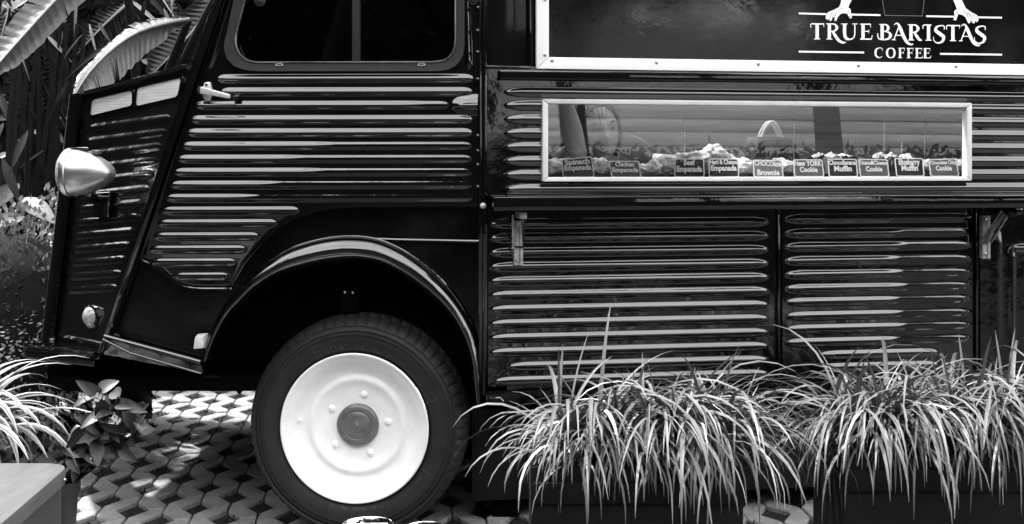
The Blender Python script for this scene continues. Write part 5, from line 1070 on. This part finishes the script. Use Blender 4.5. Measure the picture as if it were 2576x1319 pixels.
banana_leaf(bp_, [(560, -40), (500, 60), (420, 150), (380, 190)], (1.75, 1.6), [20, 60, 70, 15], [20, 60, 60, 15], 'banana_shaded', 12, tears=.15, tilt=(.2, -.2))
for (a, b, c) in (((330, 700), (350, 300), (300, -190)), ((350, 700), (390, 300), (475, 48)), ((360, 700), (430, 250), (560, -40))):
    pts = [Vector(q) for q in catmull([P(a[0], a[1], 1.7), P(b[0], b[1], 1.7), P(c[0], c[1], 1.45)], 6)]; MB().tube(pts, [.028 - .014 * i / len(pts) for i in range(len(pts))], 8).build('stalk', 'stem', bp_)
MB().tube([(bp_.location.x, 1.7, -.06), (bp_.location.x, 1.7, .5), (P(345, 500, 1.7).x, 1.7, P(345, 500, 1.7).z)], [.09, .08, .05], 12).build('trunk', 'stem', bp_)
b2_ = empty('banana_plant', (P(120, 400, 2.7).x, 2.7, -.06), 'banana plant of dark upright stems left of the truck nose', 'banana plant')
r = random.Random(31)
for i in range(11):
    x = 55 + i * 13 + r.uniform(-6, 6); MB().tube([P(x + r.uniform(-10, 10), 800, 2.7 + r.uniform(-.2, .2)), P(x, 500, 2.7), P(x + r.uniform(-50, 60), 60, 2.6)], [.03, .024, .01], 8).build('stalk', 'stem', b2_)
for i in range(9):
    x, y = r.uniform(-40, 480), r.uniform(-150, 60); an = r.uniform(.6, 2.4); L = r.uniform(120, 260); banana_leaf(b2_, [(x, y), (x + math.cos(an) * L * .5, y + math.sin(an) * L * .45), (x + math.cos(an) * L, y + math.sin(an) * L)], (2.8 + r.uniform(-.2, .4), 2.7), [6, r.uniform(20, 45), 26, 5], [6, r.uniform(20, 45), 26, 5], 'banana_shaded', 40 + i, tears=.3)
for i in range(110):
    x, y = r.uniform(-20, 520), r.uniform(-20, 560); an = r.gauss(1.4, .5); paddle(b2_, P(x, y, 2.6 + r.uniform(-.15, .25)), (math.cos(an) * r.choice((-1, 1)), r.uniform(-.3, .3), -math.sin(an)), (0, -1, .5), r.uniform(.1, .32), r.uniform(.008, .03), ('leaf_mid', 'leaf_canna', 'leaf_dark', 'leaf_mid', 'leaf_light')[i % 5], 'leaf_strip', pw_=1.2)  # lit and shaded strips painted in by lighter and darker leaf colours
# bright sprays and dry strips high up at the left edge
ds = empty('dry_leaf_fringe', (P(60, 300, 1.9).x, 1.9, -.06), 'hanging pale dry leaf strips above the banana stems', 'dry leaves')
MB().tube([P(20, 900, 1.95), P(30, 300, 1.95), P(60, -20, 1.9)], [.03, .025, .01], 8).build('stalk', 'stem', ds)
for i in range(34):
    x, y = r.uniform(-10, 110), r.uniform(-30, 30); paddle(ds, P(x, y, 1.85 + r.uniform(-.1, .1)), (r.uniform(-1, .3), r.uniform(-.3, .3), r.uniform(-1, .2)), (0, -1, .4), r.uniform(.05, .13), r.uniform(.008, .02), 'blade_dry' if i % 2 else 'leaf_mid', 'dry_strip')
# broad canna leaves
cn = empty('broad_leaved_plant', (P(60, 500, 1.1).x, 1.1, -.06), 'broad pointed leaves spreading at headlamp height beside the truck nose', 'plant')
for (x0, y0, x1, y1, wd, m) in ((50, 500, 150, 558, .08, 'leaf_canna'), (62, 545, -40, 572, .08, 'leaf_canna'), (48, 462, -30, 530, .08, 'leaf_mid'), (5, 400, 55, 520, .035, 'leaf_dark'), (70, 330, 20, 430, .03, 'leaf_dark'), (95, 610, 20, 670, .04, 'leaf_dark'), (30, 590, 110, 640, .035, 'leaf_mid')):  # two leaves coloured lighter as lit, the others darker as shaded
    a, b = P(x0, y0, 1.05), P(x1, y1, .95); paddle(cn, a, b - a, (.1, -.7, .9), (b - a).length, wd, m, tipw=.75, curl=.12, n=9, pw_=1.35)
for x, y in ((52, 500), (60, 540), (45, 470), (70, 330)): MB().tube([P(55, 960, 1.1), P((x + 55) / 2, (y + 960) / 2, 1.12), P(x, y, 1.06)], [.014, .012, .006], 7).build('stalk', 'stem', cn)
fp = empty('lit_fleck_plant', (P(30, 260, 2.9).x, 2.9, -.06), 'plant with some leaves coloured pale like sunlit flecks, between the dark stems', 'plant')
MB().tube([P(40, 800, 2.9), P(40, 250, 2.9)], [.02, .008], 7).build('stalk', 'stem', fp)
for i in range(60):
    x, y = r.uniform(-30, 190), r.uniform(160, 480); paddle(fp, P(x, y, 2.85 + r.uniform(-.15, .15)), (r.uniform(-1, 1), r.uniform(-.5, .2), r.uniform(-1, .4)), (r.uniform(-.3, .3), -1, .8), r.uniform(.04, .1), r.uniform(.02, .045), 'leaf_light' if i % 4 == 0 else 'leaf_dark')  # every few leaves take a pale colour to stand for sunlit flecks
gl = []
for i in range(900):
    x, y = r.uniform(-60, 200), r.uniform(560, 700); gl.append(tuple(P(x, y, r.uniform(1.25, 1.7))))
ug = bush('low_undergrowth', (P(70, 700, 1.5).x, 1.5, .42), (.55, .3, .42), 1500, .11, .035, 'leaf_mid', 'dark pointed undergrowth between the pale shrub and the broad leaves', 'shrub', 77)

# ------------------------------------------------------------------ the yard behind the photographer, seen in the paint and glass
hedge('sky_block_hedge', -7.5, 1.7, -6.6, -5.8, 2.7, 9000, .1, 'leaf_dark', 'tall dense hedge out of view, added to darken the cab door reflections', 14)  # unseen hedge added to block bright sky from the door's reflection
hedge('sky_block_hedge', -7.2, -6.4, -5.7, 4.0, 3.0, 9000, .1, 'leaf_dark', 'tall dense hedge out of view, added to darken the truck nose reflections', 15)  # unseen hedge added to keep the low sky off the nose
bw = empty('mirrored_wall', (8.5, -12.4, -.06), 'pale boarded wall out of view, added for the display window to mirror', 'wall')  # unseen pale wall added to set the tone mirrored in the window
MB().box((8.5, -12.45, 1.55), (16, .02, 3.1)).build('wall_backing', 'wood_dark', bw, bevel=0)
for k in range(16): box('board', (8.5, -12.4 + .006 * (k % 2), .09 + k * .2 - .03), (16, .03, .192), 'wall_pale', bw, bevel=.004)
hedge('clipped_hedge', 1.75, 16, -6.9, -6.2, 1.13, 16000, .09, 'leaf_dark', 'low clipped hedge along the yard opposite the truck', 8)
def tree(x, y, label, seed, h0=2.0, h1=4.6, rad=2.0):
    root = empty('shade_tree', (x, y, -.06), label, 'tree', 'shade trees opposite the truck'); rr = random.Random(seed)
    tk = MB(); tk.tube([(x, y, -.06), (x + .05, y, 1.2), (x + rr.uniform(-.1, .1), y, 2.6), (x, y, 4.6)], [.2, .16, .13, .05], 12)
    for k in range(7): a = rr.uniform(0, 6.28); z0 = rr.uniform(1.9, 3.4); tk.tube([(x, y, z0), (x + .7 * math.cos(a), y + .7 * math.sin(a), z0 + .5), (x + 1.5 * math.cos(a), y + 1.5 * math.sin(a), z0 + .9)], [.07, .045, .015], 7)
    tk.build('trunk', 'bark', root)
    pts = np.vstack([shell_pts(1100, (x + rr.uniform(-1, 1), y + rr.uniform(-.8, .8), rr.uniform(h0 + .7, h1 - .7)), (rad * .8, rad * .75, .8), seed * 10 + k, .3) for k in range(6)]); pts = pts[pts[:, 2] > h0 + .12 * np.sin(pts[:, 0] * 3)]
    leaf_mass('crown', pts, .26, .15, 'crown', root, seed)
TP = [(-6.6, -5.4), (-6.3, -2.6), (-6.5, .2), (-8.5, -9.5), (-5.2, -8.8), (-2.2, -9.4), (.8, -8.7), (3.8, -9.3), (6.8, -8.8), (9.8, -9.4), (13, -9)]  # trees ahead of the nose added to darken it; heights set for reflections
for i, (x, y) in enumerate(TP): tree(x, y, 'round-headed shade tree out of view behind the hedges, shaping what the truck mirrors', 100 + i, h1=(6.0, 6.4, 5.6, 4.6, 5.6, 4.4, 4.9, 6.6, 5.4, 4.5, 5.0)[i])
